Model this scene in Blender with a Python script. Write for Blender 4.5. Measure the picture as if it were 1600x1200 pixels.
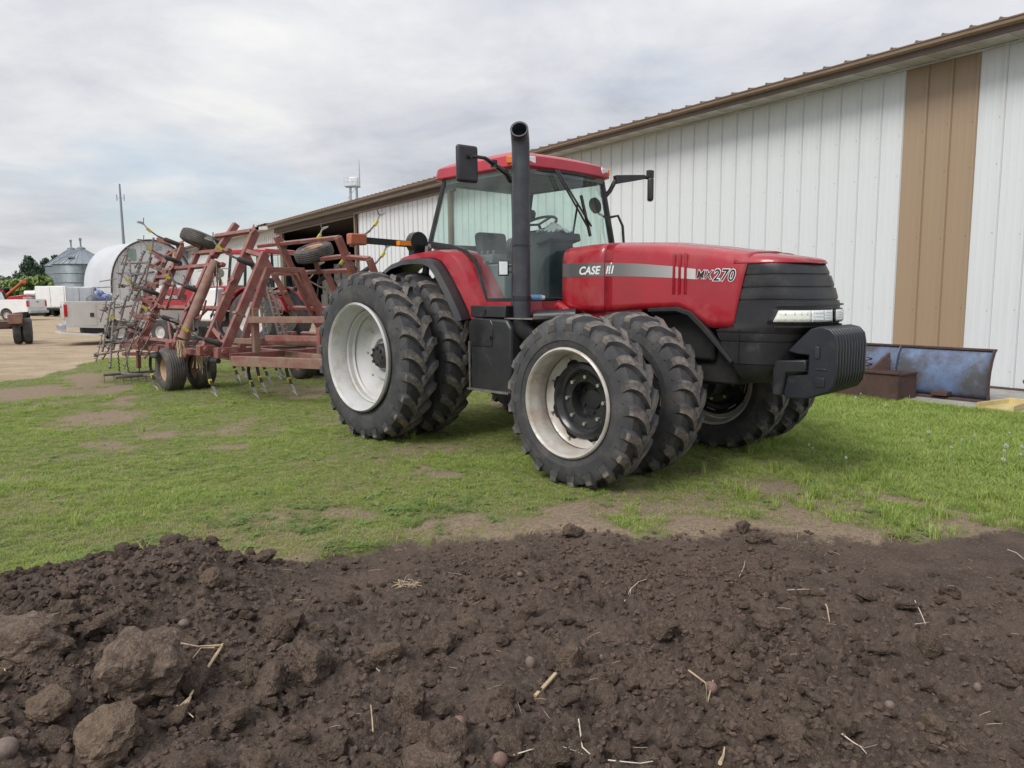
import bpy, bmesh, math, random
import numpy as np
from mathutils import Vector, Matrix, Euler
random.seed(7); rng=np.random.default_rng(11)
for o in list(bpy.data.objects): bpy.data.objects.remove(o)
sc=bpy.context.scene; COL=sc.collection
R=math.radians
# ------------------------------------------------------------ camera, world, sun
F,PITCH,ROLL,H=1168.34,.1222,-.0096,1.66
fw=Vector((0,math.cos(PITCH),-math.sin(PITCH))); up0=Vector((0,math.sin(PITCH),math.cos(PITCH))); rt0=Vector((1,0,0))
rt=math.cos(ROLL)*rt0+math.sin(ROLL)*up0; up=-math.sin(ROLL)*rt0+math.cos(ROLL)*up0
cd=bpy.data.cameras.new('camera'); cam=bpy.data.objects.new('camera',cd); COL.objects.link(cam)
cam.matrix_world=Matrix(((rt.x,up.x,-fw.x,0),(rt.y,up.y,-fw.y,0),(rt.z,up.z,-fw.z,H),(0,0,0,1)))
cd.sensor_width=36; cd.lens=36*F/1600; cd.clip_start=.05; cd.clip_end=6000
sc.camera=cam
SUN_EL,SUN_AZ=R(46),R(220)      # azimuth clockwise from +Y: behind the camera, a little to its left
w=bpy.data.worlds.new('World'); sc.world=w; w.use_nodes=True
nt=w.node_tree; N=nt.nodes; L=nt.links; N.clear()
def nd(t,**k):
    n=N.new(t)
    for a,b in k.items(): setattr(n,a,b)
    return n
out=nd('ShaderNodeOutputWorld'); bg=nd('ShaderNodeBackground'); bg.inputs[1].default_value=1
sky=nd('ShaderNodeTexSky',sky_type='NISHITA'); sky.sun_disc=False; sky.sun_elevation=SUN_EL; sky.sun_rotation=SUN_AZ
skys=nd('ShaderNodeVectorMath',operation='SCALE'); skys.inputs[3].default_value=.085; L.new(sky.outputs[0],skys.inputs[0])
tc=nd('ShaderNodeTexCoord'); sx=nd('ShaderNodeSeparateXYZ'); L.new(tc.outputs['Generated'],sx.inputs[0])
def mth(op,a,b=None,clamp=False):
    n=nd('ShaderNodeMath',operation=op); n.use_clamp=clamp
    for i,v in enumerate((a,b)):
        if v is None: continue
        if isinstance(v,(int,float)): n.inputs[i].default_value=v
        else: L.new(v,n.inputs[i])
    return n.outputs[0]
zc=mth('MAXIMUM',sx.outputs[2],0.0); den=mth('ADD',zc,.16)
cx=mth('DIVIDE',sx.outputs[0],den); cy=mth('DIVIDE',sx.outputs[1],den)
cv=nd('ShaderNodeCombineXYZ'); L.new(cx,cv.inputs[0]); L.new(cy,cv.inputs[1])
def nz(scale,detail,rough,off,dist=0.0):
    m=nd('ShaderNodeMapping'); m.inputs['Location'].default_value=off; L.new(cv.outputs[0],m.inputs[0])
    n=nd('ShaderNodeTexNoise'); n.inputs['Scale'].default_value=scale; n.inputs['Detail'].default_value=detail; n.inputs['Roughness'].default_value=rough; n.inputs['Distortion'].default_value=dist
    L.new(m.outputs[0],n.inputs['Vector']); return n.outputs['Fac']
def ramp(v,pts):
    n=nd('ShaderNodeValToRGB'); e=n.color_ramp.elements
    e[0].position,e[0].color=pts[0][0],(*pts[0][1],1); e[1].position,e[1].color=pts[-1][0],(*pts[-1][1],1)
    for p,c in pts[1:-1]: q=e.new(p); q.color=(*c,1)
    L.new(v,n.inputs[0]); return n.outputs[0]
n1=nz(.75,7,.56,(3.1,1.7,0),.25); n2=nz(1.9,6,.6,(8.3,4.4,2),.3); nc=nz(.55,4,.5,(1.2,6.3,5))
mixn=mth('ADD',mth('MULTIPLY',n1,.62),mth('MULTIPLY',n2,.38))
cloud=ramp(mixn,[(.34,(.285,.293,.322)),(.43,(.362,.368,.392)),(.52,(.432,.434,.448)),(.62,(.52,.513,.502))])
cover=ramp(nc,[(.34,(.35,.35,.35)),(.48,(.93,.93,.93))])
zb=mth('ADD',1.0,mth('MULTIPLY',mth('MULTIPLY',zc,zc),1.5))
cs=nd('ShaderNodeVectorMath',operation='SCALE'); L.new(cloud,cs.inputs[0]); L.new(zb,cs.inputs[3])
mx=nd('ShaderNodeMix',data_type='RGBA'); L.new(cover,mx.inputs[0]); L.new(skys.outputs[0],mx.inputs[6]); L.new(cs.outputs[0],mx.inputs[7])
L.new(mx.outputs[2],bg.inputs[0]); L.new(bg.outputs[0],out.inputs[0])
sd=bpy.data.lights.new('sun','SUN'); sd.energy=1.5; sd.angle=R(24); sd.color=(1,.97,.93)
so=bpy.data.objects.new('sun',sd); COL.objects.link(so)
sdir=Vector((math.sin(SUN_AZ)*math.cos(SUN_EL),math.cos(SUN_AZ)*math.cos(SUN_EL),math.sin(SUN_EL)))
so.rotation_euler=(-sdir).to_track_quat('-Z','Y').to_euler()
sc.render.engine='CYCLES'
vs=sc.view_settings; vs.view_transform='Standard'; vs.look='None'; vs.gamma=1; vs.use_curve_mapping=False; vs.exposure=0.74
sc.cycles.max_bounces=7; sc.cycles.transparent_max_bounces=12

# ------------------------------------------------------------ measuring helpers: a sight line of the survey camera cut with a real plane
O=Vector((0,0,H))
def ray(x,y): return (fw+(x-800)/F*rt-(y-600)/F*up).normalized()
def G(x,y,z=0.):
    v=ray(x,y); return O+v*((z-H)/v.z)
def onplane(x,y,q,n):
    v=ray(x,y); return O+v*((q-O).dot(n)/v.dot(n))
TQ=Vector((-.5191,9.5522,0)); TYAW=-.8101
TU=Vector((math.cos(TYAW),math.sin(TYAW),0)); TV=Vector((math.sin(TYAW),-math.cos(TYAW),0))
def side(x,y,v,tilt=0.,z0=0.):
    n=(TV+Vector((0,0,tilt))).normalized(); P=onplane(x,y,TQ+TV*v+Vector((0,0,z0)),n)-TQ
    return P.dot(TU),P.dot(TV),P.z
def t(u,v,z): return Vector((u,-v,z))       # u forward, v to the right of the machine
def ts(x,y,v,tilt=0.,z0=0.): return t(*side(x,y,v,tilt,z0))

# ------------------------------------------------------------ mesh helpers
class MB:
    def __init__(s): s.v=[]; s.f=[]; s.m=[]
    def add(s,vs,fs,m=0):
        b=len(s.v); s.v+=[tuple(p) for p in vs]; s.f+=[tuple(b+i for i in f) for f in fs]; s.m+=[m]*len(fs); return s
    def frame(s,p0,p1,upv=(0,0,1)):
        p0=Vector(p0);p1=Vector(p1); d=(p1-p0).normalized(); u=Vector(upv)
        a=u-d*u.dot(d)
        if a.length<1e-4: u=Vector((1,0,0)); a=u-d*u.dot(d)
        a.normalize(); return p0,p1,d,a,d.cross(a)
    def beam(s,p0,p1,w,h,upv=(0,0,1),m=0,taper=1.):
        p0,p1,d,a,b=s.frame(p0,p1,upv); v=[]
        for p,k in ((p0,1.),(p1,taper)):
            for x,y in ((-1,-1),(1,-1),(1,1),(-1,1)): v.append(p+b*(x*w/2*k)+a*(y*h/2*k))
        return s.add(v,[(3,2,1,0),(4,5,6,7),(0,1,5,4),(1,2,6,5),(2,3,7,6),(3,0,4,7)],m)
    def box(s,c,size,m=0,rot=None):
        x,y,z=[q/2 for q in size]; c=Vector(c); M=rot or Matrix.Identity(3)
        v=[c+M@Vector((i*x,j*y,k*z)) for k in (-1,1) for i,j in ((-1,-1),(1,-1),(1,1),(-1,1))]
        return s.add(v,[(3,2,1,0),(4,5,6,7),(0,1,5,4),(1,2,6,5),(2,3,7,6),(3,0,4,7)],m)
    def tube(s,pts,r,n=8,m=0,cap=True):
        pts=[Vector(p) for p in pts]; rs=r if isinstance(r,(list,tuple)) else [r]*len(pts)
        v=[];prev=None
        for i,p in enumerate(pts):
            d=(pts[min(i+1,len(pts)-1)]-pts[max(i-1,0)]).normalized()
            if prev is None:
                a=Vector((0,0,1)) if abs(d.z)<.9 else Vector((1,0,0)); a=(a-d*a.dot(d)).normalized()
            else: a=(prev-d*prev.dot(d)).normalized()
            prev=a; b=d.cross(a)
            for k in range(n):
                an=2*math.pi*k/n; v.append(p+(a*math.cos(an)+b*math.sin(an))*rs[i])
        f=[]
        for i in range(len(pts)-1):
            for k in range(n): f.append((i*n+k,i*n+(k+1)%n,(i+1)*n+(k+1)%n,(i+1)*n+k))
        if cap: f+= [tuple(range(n-1,-1,-1)),tuple((len(pts)-1)*n+k for k in range(n))]
        return s.add(v,f,m)
    def lathe(s,prof,c=(0,0,0),ax=(0,0,1),n=32,m=0,closed=False):
        # prof: (along axis, radius)
        c=Vector(c);ax=Vector(ax).normalized(); a=Vector((0,0,1)) if abs(ax.z)<.9 else Vector((1,0,0)); a=(a-ax*a.dot(ax)).normalized(); b=ax.cross(a)
        v=[];f=[]
        for h,r in prof:
            for k in range(n):
                an=2*math.pi*k/n; v.append(c+ax*h+(a*math.cos(an)+b*math.sin(an))*r)
        q=len(prof)
        for i in range(q if closed else q-1):
            j=(i+1)%q
            for k in range(n): f.append((i*n+k,i*n+(k+1)%n,j*n+(k+1)%n,j*n+k))
        if not closed:
            if prof[0][1]>1e-4 and prof[0][1]<.0: pass
        return s.add(v,f,m)
    def disc(s,c,ax,r,h,n=12,m=0):
        c=Vector(c);ax=Vector(ax).normalized()
        return s.tube([c-ax*h/2,c+ax*h/2],r,n,m)
    def prism(s,poly,off,m=0):
        # poly: list of 3D points (planar), off: extrusion vector
        n=len(poly); off=Vector(off); v=[Vector(p) for p in poly]+[Vector(p)+off for p in poly]
        return s.add(v,[tuple(range(n-1,-1,-1)),tuple(range(n,2*n))]+[(i,(i+1)%n,n+(i+1)%n,n+i) for i in range(n)],m)
    def grid(s,rows,m=0,closeu=False,closev=False):
        nr=len(rows);nc=len(rows[0]); v=[p for r in rows for p in r]; f=[]
        for i in range(nr if closev else nr-1):
            for k in range(nc if closeu else nc-1):
                f.append((i*nc+k,i*nc+(k+1)%nc,((i+1)%nr)*nc+(k+1)%nc,((i+1)%nr)*nc+k))
        return s.add(v,f,m)
    def ico(s,c,r,sub=1,sc3=(1,1,1),m=0,jit=0.):
        bm=bmesh.new(); bmesh.ops.create_icosphere(bm,subdivisions=sub,radius=1)
        vs=[Vector((q.co.x*sc3[0],q.co.y*sc3[1],q.co.z*sc3[2]))*r*(1+random.uniform(-jit,jit))+Vector(c) for q in bm.verts]
        fs=[[q.index for q in f.verts] for f in bm.faces]; bm.free(); return s.add(vs,fs,m)
    def mesh(s,name,mats,smooth=None,recalc=True):
        me=bpy.data.meshes.new(name); me.from_pydata(s.v,[],s.f)
        for q in (mats if isinstance(mats,(list,tuple)) else [mats]): me.materials.append(q)
        me.polygons.foreach_set('material_index',s.m)
        if recalc:
            bm=bmesh.new(); bm.from_mesh(me); bmesh.ops.recalc_face_normals(bm,faces=bm.faces); bm.to_mesh(me); bm.free()
        if smooth is not None:
            me.polygons.foreach_set('use_smooth',[True]*len(me.polygons))
            me.set_sharp_from_angle(angle=R(smooth))
        me.update(); return me
    def build(s,name,mats,parent=None,smooth=None,bevel=0,recalc=True,seg=2):
        me=s.mesh(name,mats,smooth,recalc); o=bpy.data.objects.new(name,me); COL.objects.link(o)
        if parent is not None: o.parent=parent
        if bevel:
            b=o.modifiers.new('bevel','BEVEL'); b.width=bevel; b.segments=seg; b.limit_method='ANGLE'; b.angle_limit=R(35); b.harden_normals=False
            if smooth is None:
                me.polygons.foreach_set('use_smooth',[True]*len(me.polygons)); me.set_sharp_from_angle(angle=R(40))
        return o
def link(name,me,parent=None,loc=(0,0,0),rot=(0,0,0),scale=(1,1,1)):
    o=bpy.data.objects.new(name,me); COL.objects.link(o); o.location=loc; o.rotation_euler=rot; o.scale=scale
    if parent is not None: o.parent=parent
    return o
def tag(o,label=None,cat=None,group=None,kind=None):
    for k,v in (('label',label),('category',cat),('group',group),('kind',kind)):
        if v: o[k]=v
    return o
def thing(name,label,cat,loc=(0,0,0),rz=0,group=None):
    o=bpy.data.objects.new(name,None); COL.objects.link(o); o.location=loc; o.rotation_euler=(0,0,rz); o.empty_display_size=.2
    return tag(o,label,cat,group)
def copy_tree(o,parent=None):
    c=o.copy(); COL.objects.link(c)
    if parent is not None: c.parent=parent
    for ch in list(o.children): copy_tree(ch,c)
    return c
# ------------------------------------------------------------ numpy noise
def _h(ix,iy,s):
    n=(ix.astype(np.int64)*374761393+iy.astype(np.int64)*668265263+s*974634777)&0x7fffffff
    n=((n^(n>>13))*1274126177)&0x7fffffff; n=(n^(n>>16))&0xffffff
    return n/float(0xffffff)
def vnoise(x,y,s=0):
    ix=np.floor(x);iy=np.floor(y);fx=x-ix;fy=y-iy; fx=fx*fx*(3-2*fx); fy=fy*fy*(3-2*fy)
    a=_h(ix,iy,s);b=_h(ix+1,iy,s);c_=_h(ix,iy+1,s);d=_h(ix+1,iy+1,s)
    return (a*(1-fx)+b*fx)*(1-fy)+(c_*(1-fx)+d*fx)*fy
def fbm(x,y,s=0,o=4,g=.5):
    r=0;a=1;t_=0
    for i in range(o): r=r+a*vnoise(x*2**i+i*17.3,y*2**i-i*9.1,s+i); t_+=a; a*=g
    return r/t_
def clods(x,y,cell,s,rmin=.3,rmax=.62,fill=.8):
    # rounded lumps, one per cell, height 0..1 of the cell size
    gx=x/cell;gy=y/cell; ix=np.floor(gx);iy=np.floor(gy); best=np.zeros_like(x)
    for dx in (-1,0,1):
        for dy in (-1,0,1):
            jx=ix+dx;jy=iy+dy; px=jx+_h(jx,jy,s);py=jy+_h(jx,jy,s+1); r=rmin+(rmax-rmin)*_h(jx,jy,s+2)
            st=.7+.6*_h(jx,jy,s+4)
            d2=((gx-px)*st)**2+((gy-py)/st)**2
            hh=np.sqrt(np.maximum(r*r-d2,0))*(.5+.7*_h(jx,jy,s+5))*(_h(jx,jy,s+3)<fill)
            best=np.maximum(best,hh)
    return best
# ------------------------------------------------------------ materials
def mat(name,c,rough=.6,metal=0.,c2=None,scale=4.,mix=(.4,.65),dirt=None,bump=0.,bscale=30.,coat=0.,spec=None,streak=False,detail=5,alpha=None,sheen=0.,emis=None,rvar=0.,dist=0.):
    m=bpy.data.materials.new(name); m.use_nodes=True; T=m.node_tree; n=T.nodes; l=T.links
    b=n['Principled BSDF']; b.inputs['Roughness'].default_value=rough; b.inputs['Metallic'].default_value=metal
    b.inputs['Base Color'].default_value=(*c,1); b.inputs['Coat Weight'].default_value=coat; b.inputs['Coat Roughness'].default_value=.08
    if spec is not None: b.inputs['Specular IOR Level'].default_value=spec
    tc=n.new('ShaderNodeTexCoord'); mp=n.new('ShaderNodeMapping'); l.new(tc.outputs['Object'],mp.inputs[0])
    if streak: mp.inputs['Scale'].default_value=(1,1,.12)
    def noise(sc_,det=detail,rough_=.6,off=0,vec=None):
        q=n.new('ShaderNodeTexNoise'); q.inputs['Scale'].default_value=sc_; q.inputs['Detail'].default_value=det; q.inputs['Roughness'].default_value=rough_; q.inputs['Distortion'].default_value=dist
        if off:
            mm=n.new('ShaderNodeMapping'); mm.inputs['Location'].default_value=(off,off*.7,off*1.3); l.new(vec or mp.outputs[0],mm.inputs[0]); l.new(mm.outputs[0],q.inputs['Vector'])
        else: l.new(vec or mp.outputs[0],q.inputs['Vector'])
        return q.outputs['Fac']
    def rmp(v,a,bb,lo=0.,hi=1.):
        q=n.new('ShaderNodeMapRange'); q.inputs[1].default_value=a; q.inputs[2].default_value=bb; q.inputs[3].default_value=lo; q.inputs[4].default_value=hi; l.new(v,q.inputs[0]); return q.outputs[0]
    def mixc(f,a,bb):
        q=n.new('ShaderNodeMix'); q.data_type='RGBA'
        l.new(f,q.inputs[0])
        for i,v in ((6,a),(7,bb)):
            if isinstance(v,tuple): q.inputs[i].default_value=(*v,1)
            else: l.new(v,q.inputs[i])
        return q.outputs[2]
    cur=c
    if c2 is None: c2=tuple(q*.78 for q in c)
    cur=mixc(rmp(noise(scale),*mix),c,c2)
    if dirt:
        dc,amt,ds=dirt[:3]; thr=dirt[3] if len(dirt)>3 else .5
        f=rmp(noise(ds,6,.7,5.3),thr,thr+.18,0,amt); cur=mixc(f,cur,dc)
        if coat or rough<.5:
            l.new(rmp(noise(ds,6,.7,5.3),thr,thr+.18,rough,.8),b.inputs['Roughness'])
    elif rvar: l.new(rmp(noise(scale*1.7,4,.6,3.1),.35,.65,rough-rvar,rough+rvar),b.inputs['Roughness'])
    l.new(cur,b.inputs['Base Color'])
    if bump:
        bp=n.new('ShaderNodeBump'); bp.inputs['Strength'].default_value=1.; bp.inputs['Distance'].default_value=bump
        l.new(noise(bscale,4,.6,1.7,tc.outputs['Object']),bp.inputs['Height']); l.new(bp.outputs[0],b.inputs['Normal'])
    return m
DUST=(.30,.23,.16)
M={}
M['red']=mat('red_paint',(.34,.009,.020),.30,c2=(.285,.009,.018),scale=3,coat=.5,dirt=((.30,.09,.07),.35,2.6,.52),bump=.0004,bscale=3)
M['redroof']=mat('faded_red_roof',(.42,.030,.045),.42,c2=(.34,.02,.034),scale=3,coat=.2)
M['black']=mat('black_plastic',(.016,.017,.019),.38,c2=(.026,.026,.027),scale=5,dirt=((.10,.088,.075),.30,3.5,.54),bump=.0006,bscale=90)
M['gloss']=mat('black_gloss_metal',(.016,.016,.018),.25,c2=(.03,.03,.03),scale=6,dirt=((.08,.07,.06),.25,4,.57))
M['stack']=mat('weathered_black_pipe',(.030,.032,.040),.40,c2=(.05,.052,.06),scale=5,dirt=((.14,.12,.10),.45,9,.58),bump=.0008,bscale=120)
M['rubber']=mat('tyre_rubber',(.036,.037,.040),.72,c2=(.055,.055,.056),scale=5,dirt=((.125,.11,.095),.5,6,.48),bump=.0012,bscale=60)
M['lug']=mat('dusty_lug_rubber',(.085,.079,.074),.88,c2=(.055,.053,.052),scale=6,dirt=((.24,.20,.16),.75,11,.42),bump=.003,bscale=70)
M['rim']=mat('silver_rim_paint',(.50,.50,.49),.5,.05,c2=(.46,.455,.44),scale=4,dirt=((.33,.27,.20),.7,4,.50))
M['rimf']=mat('dirty_silver_rim',(.50,.48,.44),.38,.15,c2=(.39,.35,.29),scale=5,dirt=((.30,.20,.13),.7,5,.50))
M['steel']=mat('worn_steel',(.42,.40,.38),.35,.8,c2=(.28,.25,.22),scale=12)
M['bolt']=mat('bolt_metal',(.5,.49,.46),.35,.7)
M['frame']=mat('faded_red_frame_paint',(.250,.078,.065),.5,c2=(.185,.058,.048),scale=5,dirt=((.25,.18,.145),.70,5.5,.48),bump=.0008,bscale=60)
M['framedirt']=mat('dusty_frame_paint',(.24,.16,.115),.7,c2=(.21,.075,.06),scale=5,dirt=((.27,.20,.145),.6,5,.5),bump=.001,bscale=60)
M['dark']=mat('dark_metal',(.028,.027,.027),.6,.1,c2=(.05,.044,.04),scale=9,dirt=((.10,.08,.065),.5,8,.54))
M['harrow']=mat('rusty_grey_steel',(.13,.11,.10),.6,.4,c2=(.22,.19,.17),scale=10,dirt=((.20,.12,.08),.6,9,.52))
M['yellow']=mat('yellow_paint',(.55,.47,.03),.5,c2=(.45,.38,.04),scale=20,dirt=((.15,.12,.08),.5,25,.55))
M['shiny']=mat('bright_steel',(.72,.70,.68),.28,.9,c2=(.45,.42,.40),scale=25)
M['white']=mat('white_wall_steel',(.64,.66,.67),.42,c2=(.60,.62,.625),scale=.8,streak=True,dirt=((.48,.465,.42),.45,1.2,.52))
M['brown']=mat('tan_wall_steel',(.33,.235,.150),.42,c2=(.305,.222,.152),scale=.8,streak=True)
M['trim']=mat('brown_trim_steel',(.20,.135,.085),.42,c2=(.17,.11,.07),scale=2)
M['trimdk']=mat('dark_brown_trim',(.10,.07,.055),.5)
M['soffit']=mat('soffit_steel',(.62,.60,.56),.5,c2=(.45,.42,.37),scale=1.6,dirt=((.30,.26,.20),.5,2.5,.52))
M['roofm']=mat('brown_roof_steel',(.16,.11,.08),.45)
M['concrete']=mat('concrete',(.34,.33,.31),.85,c2=(.27,.26,.24),scale=5,bump=.002,bscale=50,dirt=((.17,.14,.11),.5,3,.5))
M['soot']=mat('oily_black_metal',(.012,.012,.012),.7,c2=(.02,.019,.018),scale=5,dirt=((.06,.05,.042),.5,7,.56))
M['cast']=mat('black_cast_weight',(.014,.016,.021),.30,c2=(.02,.022,.026),scale=6,dirt=((.09,.08,.07),.35,7,.56))
M['bin']=mat('dull_bin_steel',(.27,.30,.33),.5,.45,c2=(.21,.235,.26),scale=2)
M['galv']=mat('galvanised_steel',(.42,.45,.48),.42,.55,c2=(.34,.37,.41),scale=2)
M['vwhite']=mat('white_vehicle_paint',(.76,.76,.75),.3,c2=(.70,.70,.69),scale=2,coat=.4)
M['silver']=mat('silver_vehicle_paint',(.60,.58,.55),.35,.25,c2=(.54,.52,.49),scale=2,coat=.3)
M['lampred']=mat('red_lamp',(.5,.02,.03),.2); M['orange']=mat('orange_reflector',(.85,.30,.02),.3,c2=(.7,.22,.02),scale=40)
M['amber']=mat('amber_lens',(.75,.20,.03),.2)
M['lens']=mat('clear_lamp_lens',(.72,.74,.74),.12,c2=(.60,.63,.62),scale=60,coat=.6,bump=.003,bscale=110)
M['lensy']=mat('yellowish_lamp_lens',(.68,.70,.58),.14,c2=(.75,.77,.72),scale=45,coat=.6,bump=.003,bscale=90)
M['seat']=mat('dark_grey_fabric',(.06,.065,.07),.9); M['cab']=mat('cab_interior_plastic',(.16,.17,.17),.6,c2=(.12,.13,.13))
M['liner']=mat('cab_headliner',(.22,.23,.24),.8)
M['cloth']=mat('white_crumpled_cloth',(.75,.74,.72),.9,bump=.01,bscale=40)
M['blue']=mat('light_blue_can',(.10,.33,.60),.35,c2=(.3,.5,.7),scale=40)
M['straw']=mat('dry_straw',(.50,.39,.24),.8,c2=(.38,.28,.17),scale=30)
M['stalkw']=mat('bleached_stalk',(.62,.56,.45),.75,c2=(.48,.40,.28),scale=25)
M['wood']=mat('grey_wood',(.22,.19,.16),.8,c2=(.15,.12,.10),scale=8,streak=True)
def glass(name,tint=(.80,.93,.88),rough=.0,base=.06,dust=.0):
    m=bpy.data.materials.new(name); m.use_nodes=True; T=m.node_tree; n=T.nodes; l=T.links; n.clear()
    o=n.new('ShaderNodeOutputMaterial'); tr=n.new('ShaderNodeBsdfTransparent'); tr.inputs[0].default_value=(*tint,1)
    gl=n.new('ShaderNodeBsdfGlossy'); gl.inputs['Roughness'].default_value=rough; gl.inputs[0].default_value=(.9,.95,.95,1)
    fr=n.new('ShaderNodeLayerWeight'); fr.inputs[0].default_value=.5
    pw=n.new('ShaderNodeMath'); pw.operation='POWER'; pw.inputs[1].default_value=4.; l.new(fr.outputs['Facing'],pw.inputs[0])
    ad=n.new('ShaderNodeMath'); ad.operation='ADD'; ad.inputs[1].default_value=base; l.new(pw.outputs[0],ad.inputs[0])
    mx_=n.new('ShaderNodeMixShader'); l.new(ad.outputs[0],mx_.inputs[0]); l.new(tr.outputs[0],mx_.inputs[1]); l.new(gl.outputs[0],mx_.inputs[2])
    df=n.new('ShaderNodeBsdfDiffuse'); df.inputs[0].default_value=(.5,.5,.47,1); m2=n.new('ShaderNodeMixShader')
    tx=n.new('ShaderNodeTexCoord'); no=n.new('ShaderNodeTexNoise'); no.inputs['Scale'].default_value=2.5; no.inputs['Detail'].default_value=6; l.new(tx.outputs['Object'],no.inputs['Vector'])
    mr=n.new('ShaderNodeMapRange'); mr.inputs[1].default_value=.4; mr.inputs[2].default_value=.75; mr.inputs[4].default_value=dust; l.new(no.outputs['Fac'],mr.inputs[0]); l.new(mr.outputs[0],m2.inputs[0])
    l.new(mx_.outputs[0],m2.inputs[1]); l.new(df.outputs[0],m2.inputs[2]); l.new(m2.outputs[0],o.inputs[0]); return m
M['glass']=glass('green_tinted_glass',(.82,.94,.90),base=.05,dust=.16); M['glassdk']=glass('dark_vehicle_glass',(.25,.33,.32),base=.05)
def text_mesh(body,size,shear=0.,offset=0.,bold_off=0.,extrude=.0,spacing=1.):
    cu=bpy.data.curves.new('txt','FONT'); cu.body=body; cu.size=size; cu.shear=shear; cu.offset=offset; cu.extrude=extrude; cu.space_character=spacing; cu.resolution_u=3
    o=bpy.data.objects.new('txt',cu); COL.objects.link(o); dg=bpy.context.evaluated_depsgraph_get(); dg.update()
    me=bpy.data.meshes.new_from_object(o.evaluated_get(dg)); bpy.data.objects.remove(o); return me

def hzy(x): return 456.6+(800-x)*.0096
def farpt(x,dist):
    v=ray(x,460); g=Vector((v.x,v.y,0)).normalized()*dist; return g
def zat(x,y,g): return H+(hzy(x)-y)/F*g.y
def wat(px,g): return px/F*g.y*g.y/g.length
# ============================================================ GROUND
soil_line=[(-700,960),(-200,925),(0,903),(60,893),(110,880),(180,868),(225,862),(330,868),(350,886),(420,888),(560,866),(640,853),(760,845),(860,832),(900,822),(1000,836),(1100,830),(1180,826),(1300,832),(1450,838),(1600,822),(1900,830),(2400,850)]
_sp=[G(x,y) for x,y in soil_line]
_st=np.array([math.atan2(p.x,p.y) for p in _sp]); _sr=np.array([math.hypot(p.x,p.y) for p in _sp])
grav_line=[(-900,610),(-300,596),(0,592),(60,588),(112,574),(150,563),(250,556),(330,562),(420,556),(480,556),(560,566),(700,572)]
_gp=[G(x,y) for x,y in grav_line]
_gt=np.array([math.atan2(p.x,p.y) for p in _gp]); _gr=np.array([math.hypot(p.x,p.y) for p in _gp])
def soil_m(x,y):
    th=np.arctan2(x,y);r=np.hypot(x,y); e=np.interp(th,_st,_sr)
    e=e+(fbm(x*1.5,y*1.5,41,3)-.5)*.42+(fbm(x*7,y*7,42,3)-.5)*.26
    return np.clip((e-r)/.20+.5,0,1)
def grav_m(x,y):
    th=np.arctan2(x,y);r=np.hypot(x,y); e=np.interp(th,_gt,_gr)
    e=e+(fbm(x*.5,y*.5,51,4)-.5)*3.2
    m=np.clip((r-e)/.8+.5,0,1)
    m=np.maximum(m,0*(r>0)); return np.where(r>78,np.clip(1-(r-78)/2,0,1)*m,m)
patches=[(702,741,30,9,1),(650,731,26,7,.7),(270,679,34,6,.9),(350,698,40,5,.9),(160,652,60,13,.95),(120,662,60,10,.6),(165,698,42,12,.75),(40,616,60,8,1),(120,612,34,6,.8),(150,592,34,6,.9),(175,608,30,6,1),(195,622,20,5,1),(225,640,20,4,.5),(140,600,22,5,1),(160,612,20,5,1),(185,632,18,5,.9),(205,645,16,5,.8),(125,588,26,5,1),(60,608,60,6,.9),(90,630,30,5,.6),(200,716,16,3,.6),(268,717,12,3,.6),(640,828,30,7,.8),(680,822,60,9,.9),(720,815,22,7,.8),(860,825,70,9,.9),(930,838,60,10,.9),(1190,758,50,12,.95),(1240,768,50,9,.9),(1170,752,45,8,.6),(1400,787,40,10,1),(1370,782,25,6,.8),(1490,800,60,9,.75),(1560,812,50,8,.7),(1300,800,50,9,.35),(1120,800,60,10,.3),(540,802,34,8,.7),(450,808,30,6,.6),(540,690,14,6,.6),(20,620,40,7,.8),(90,716,70,4,.45),(480,870,50,5,.7),(440,880,36,5,.8),(1090,826,80,6,.9),(1230,826,90,7,.9),(1330,836,100,9,.8),(760,838,60,5,.6),(520,720,16,4,.5)]
_pt=[]
for x,y,rx,ry,a in patches:
    c0=G(x,y);ex=G(x+rx,y);ey=G(x,y+ry);  _pt.append((c0.x,c0.y,abs(ex.x-c0.x),(ey-c0).length,math.atan2(c0.x,c0.y),a))
def bare_m(x,y):
    b=np.zeros_like(x)
    wx=x+(fbm(x*2,y*2,61,3)-.5)*.5; wy=y+(fbm(x*2,y*2,62,3)-.5)*.6
    for cx_,cy_,rx,ry,th,a in _pt:
        dx=wx-cx_;dy=wy-cy_; ca,sa=math.cos(th),math.sin(th)
        lx=dx*ca-dy*sa; ly=dx*sa+dy*ca
        d=(lx/(rx*1.08))**2+(ly/(ry*1.08))**2; b=np.maximum(b,a*np.clip(1.35-d,0,1))
    n=fbm(x*.9,y*.9,63,5,.6); right=np.clip((x*.8+y*.25-3.0)/2.5,0,1)
    b=np.maximum(b,np.clip((n-.60+(-.06*right))*5,0,.75)*(1-right*.7))
    th=np.arctan2(x,y); e2=np.hypot(x,y)-np.interp(th,_st,_sr); cen=np.clip((x+.9)/.6,0,1)
    b=np.maximum(b,cen*np.clip(1.15-e2/.55+(fbm(x*2.3,y*2.3,66,3)-.5)*2.6,0,.95))
    return b
def straw_m(x,y):
    r=np.hypot(x,y); right=np.clip((x*.8+y*.2-2.6)/2.5,0,1)
    n=fbm(x*1.3,y*2.2,71,4,.6); near=np.clip((7.5-r)/3,0,1)
    return np.clip((n-.46)*4,0,1)*(.35+.5*near)*(1-.85*right)
MC=G(235,905,.12)
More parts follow.
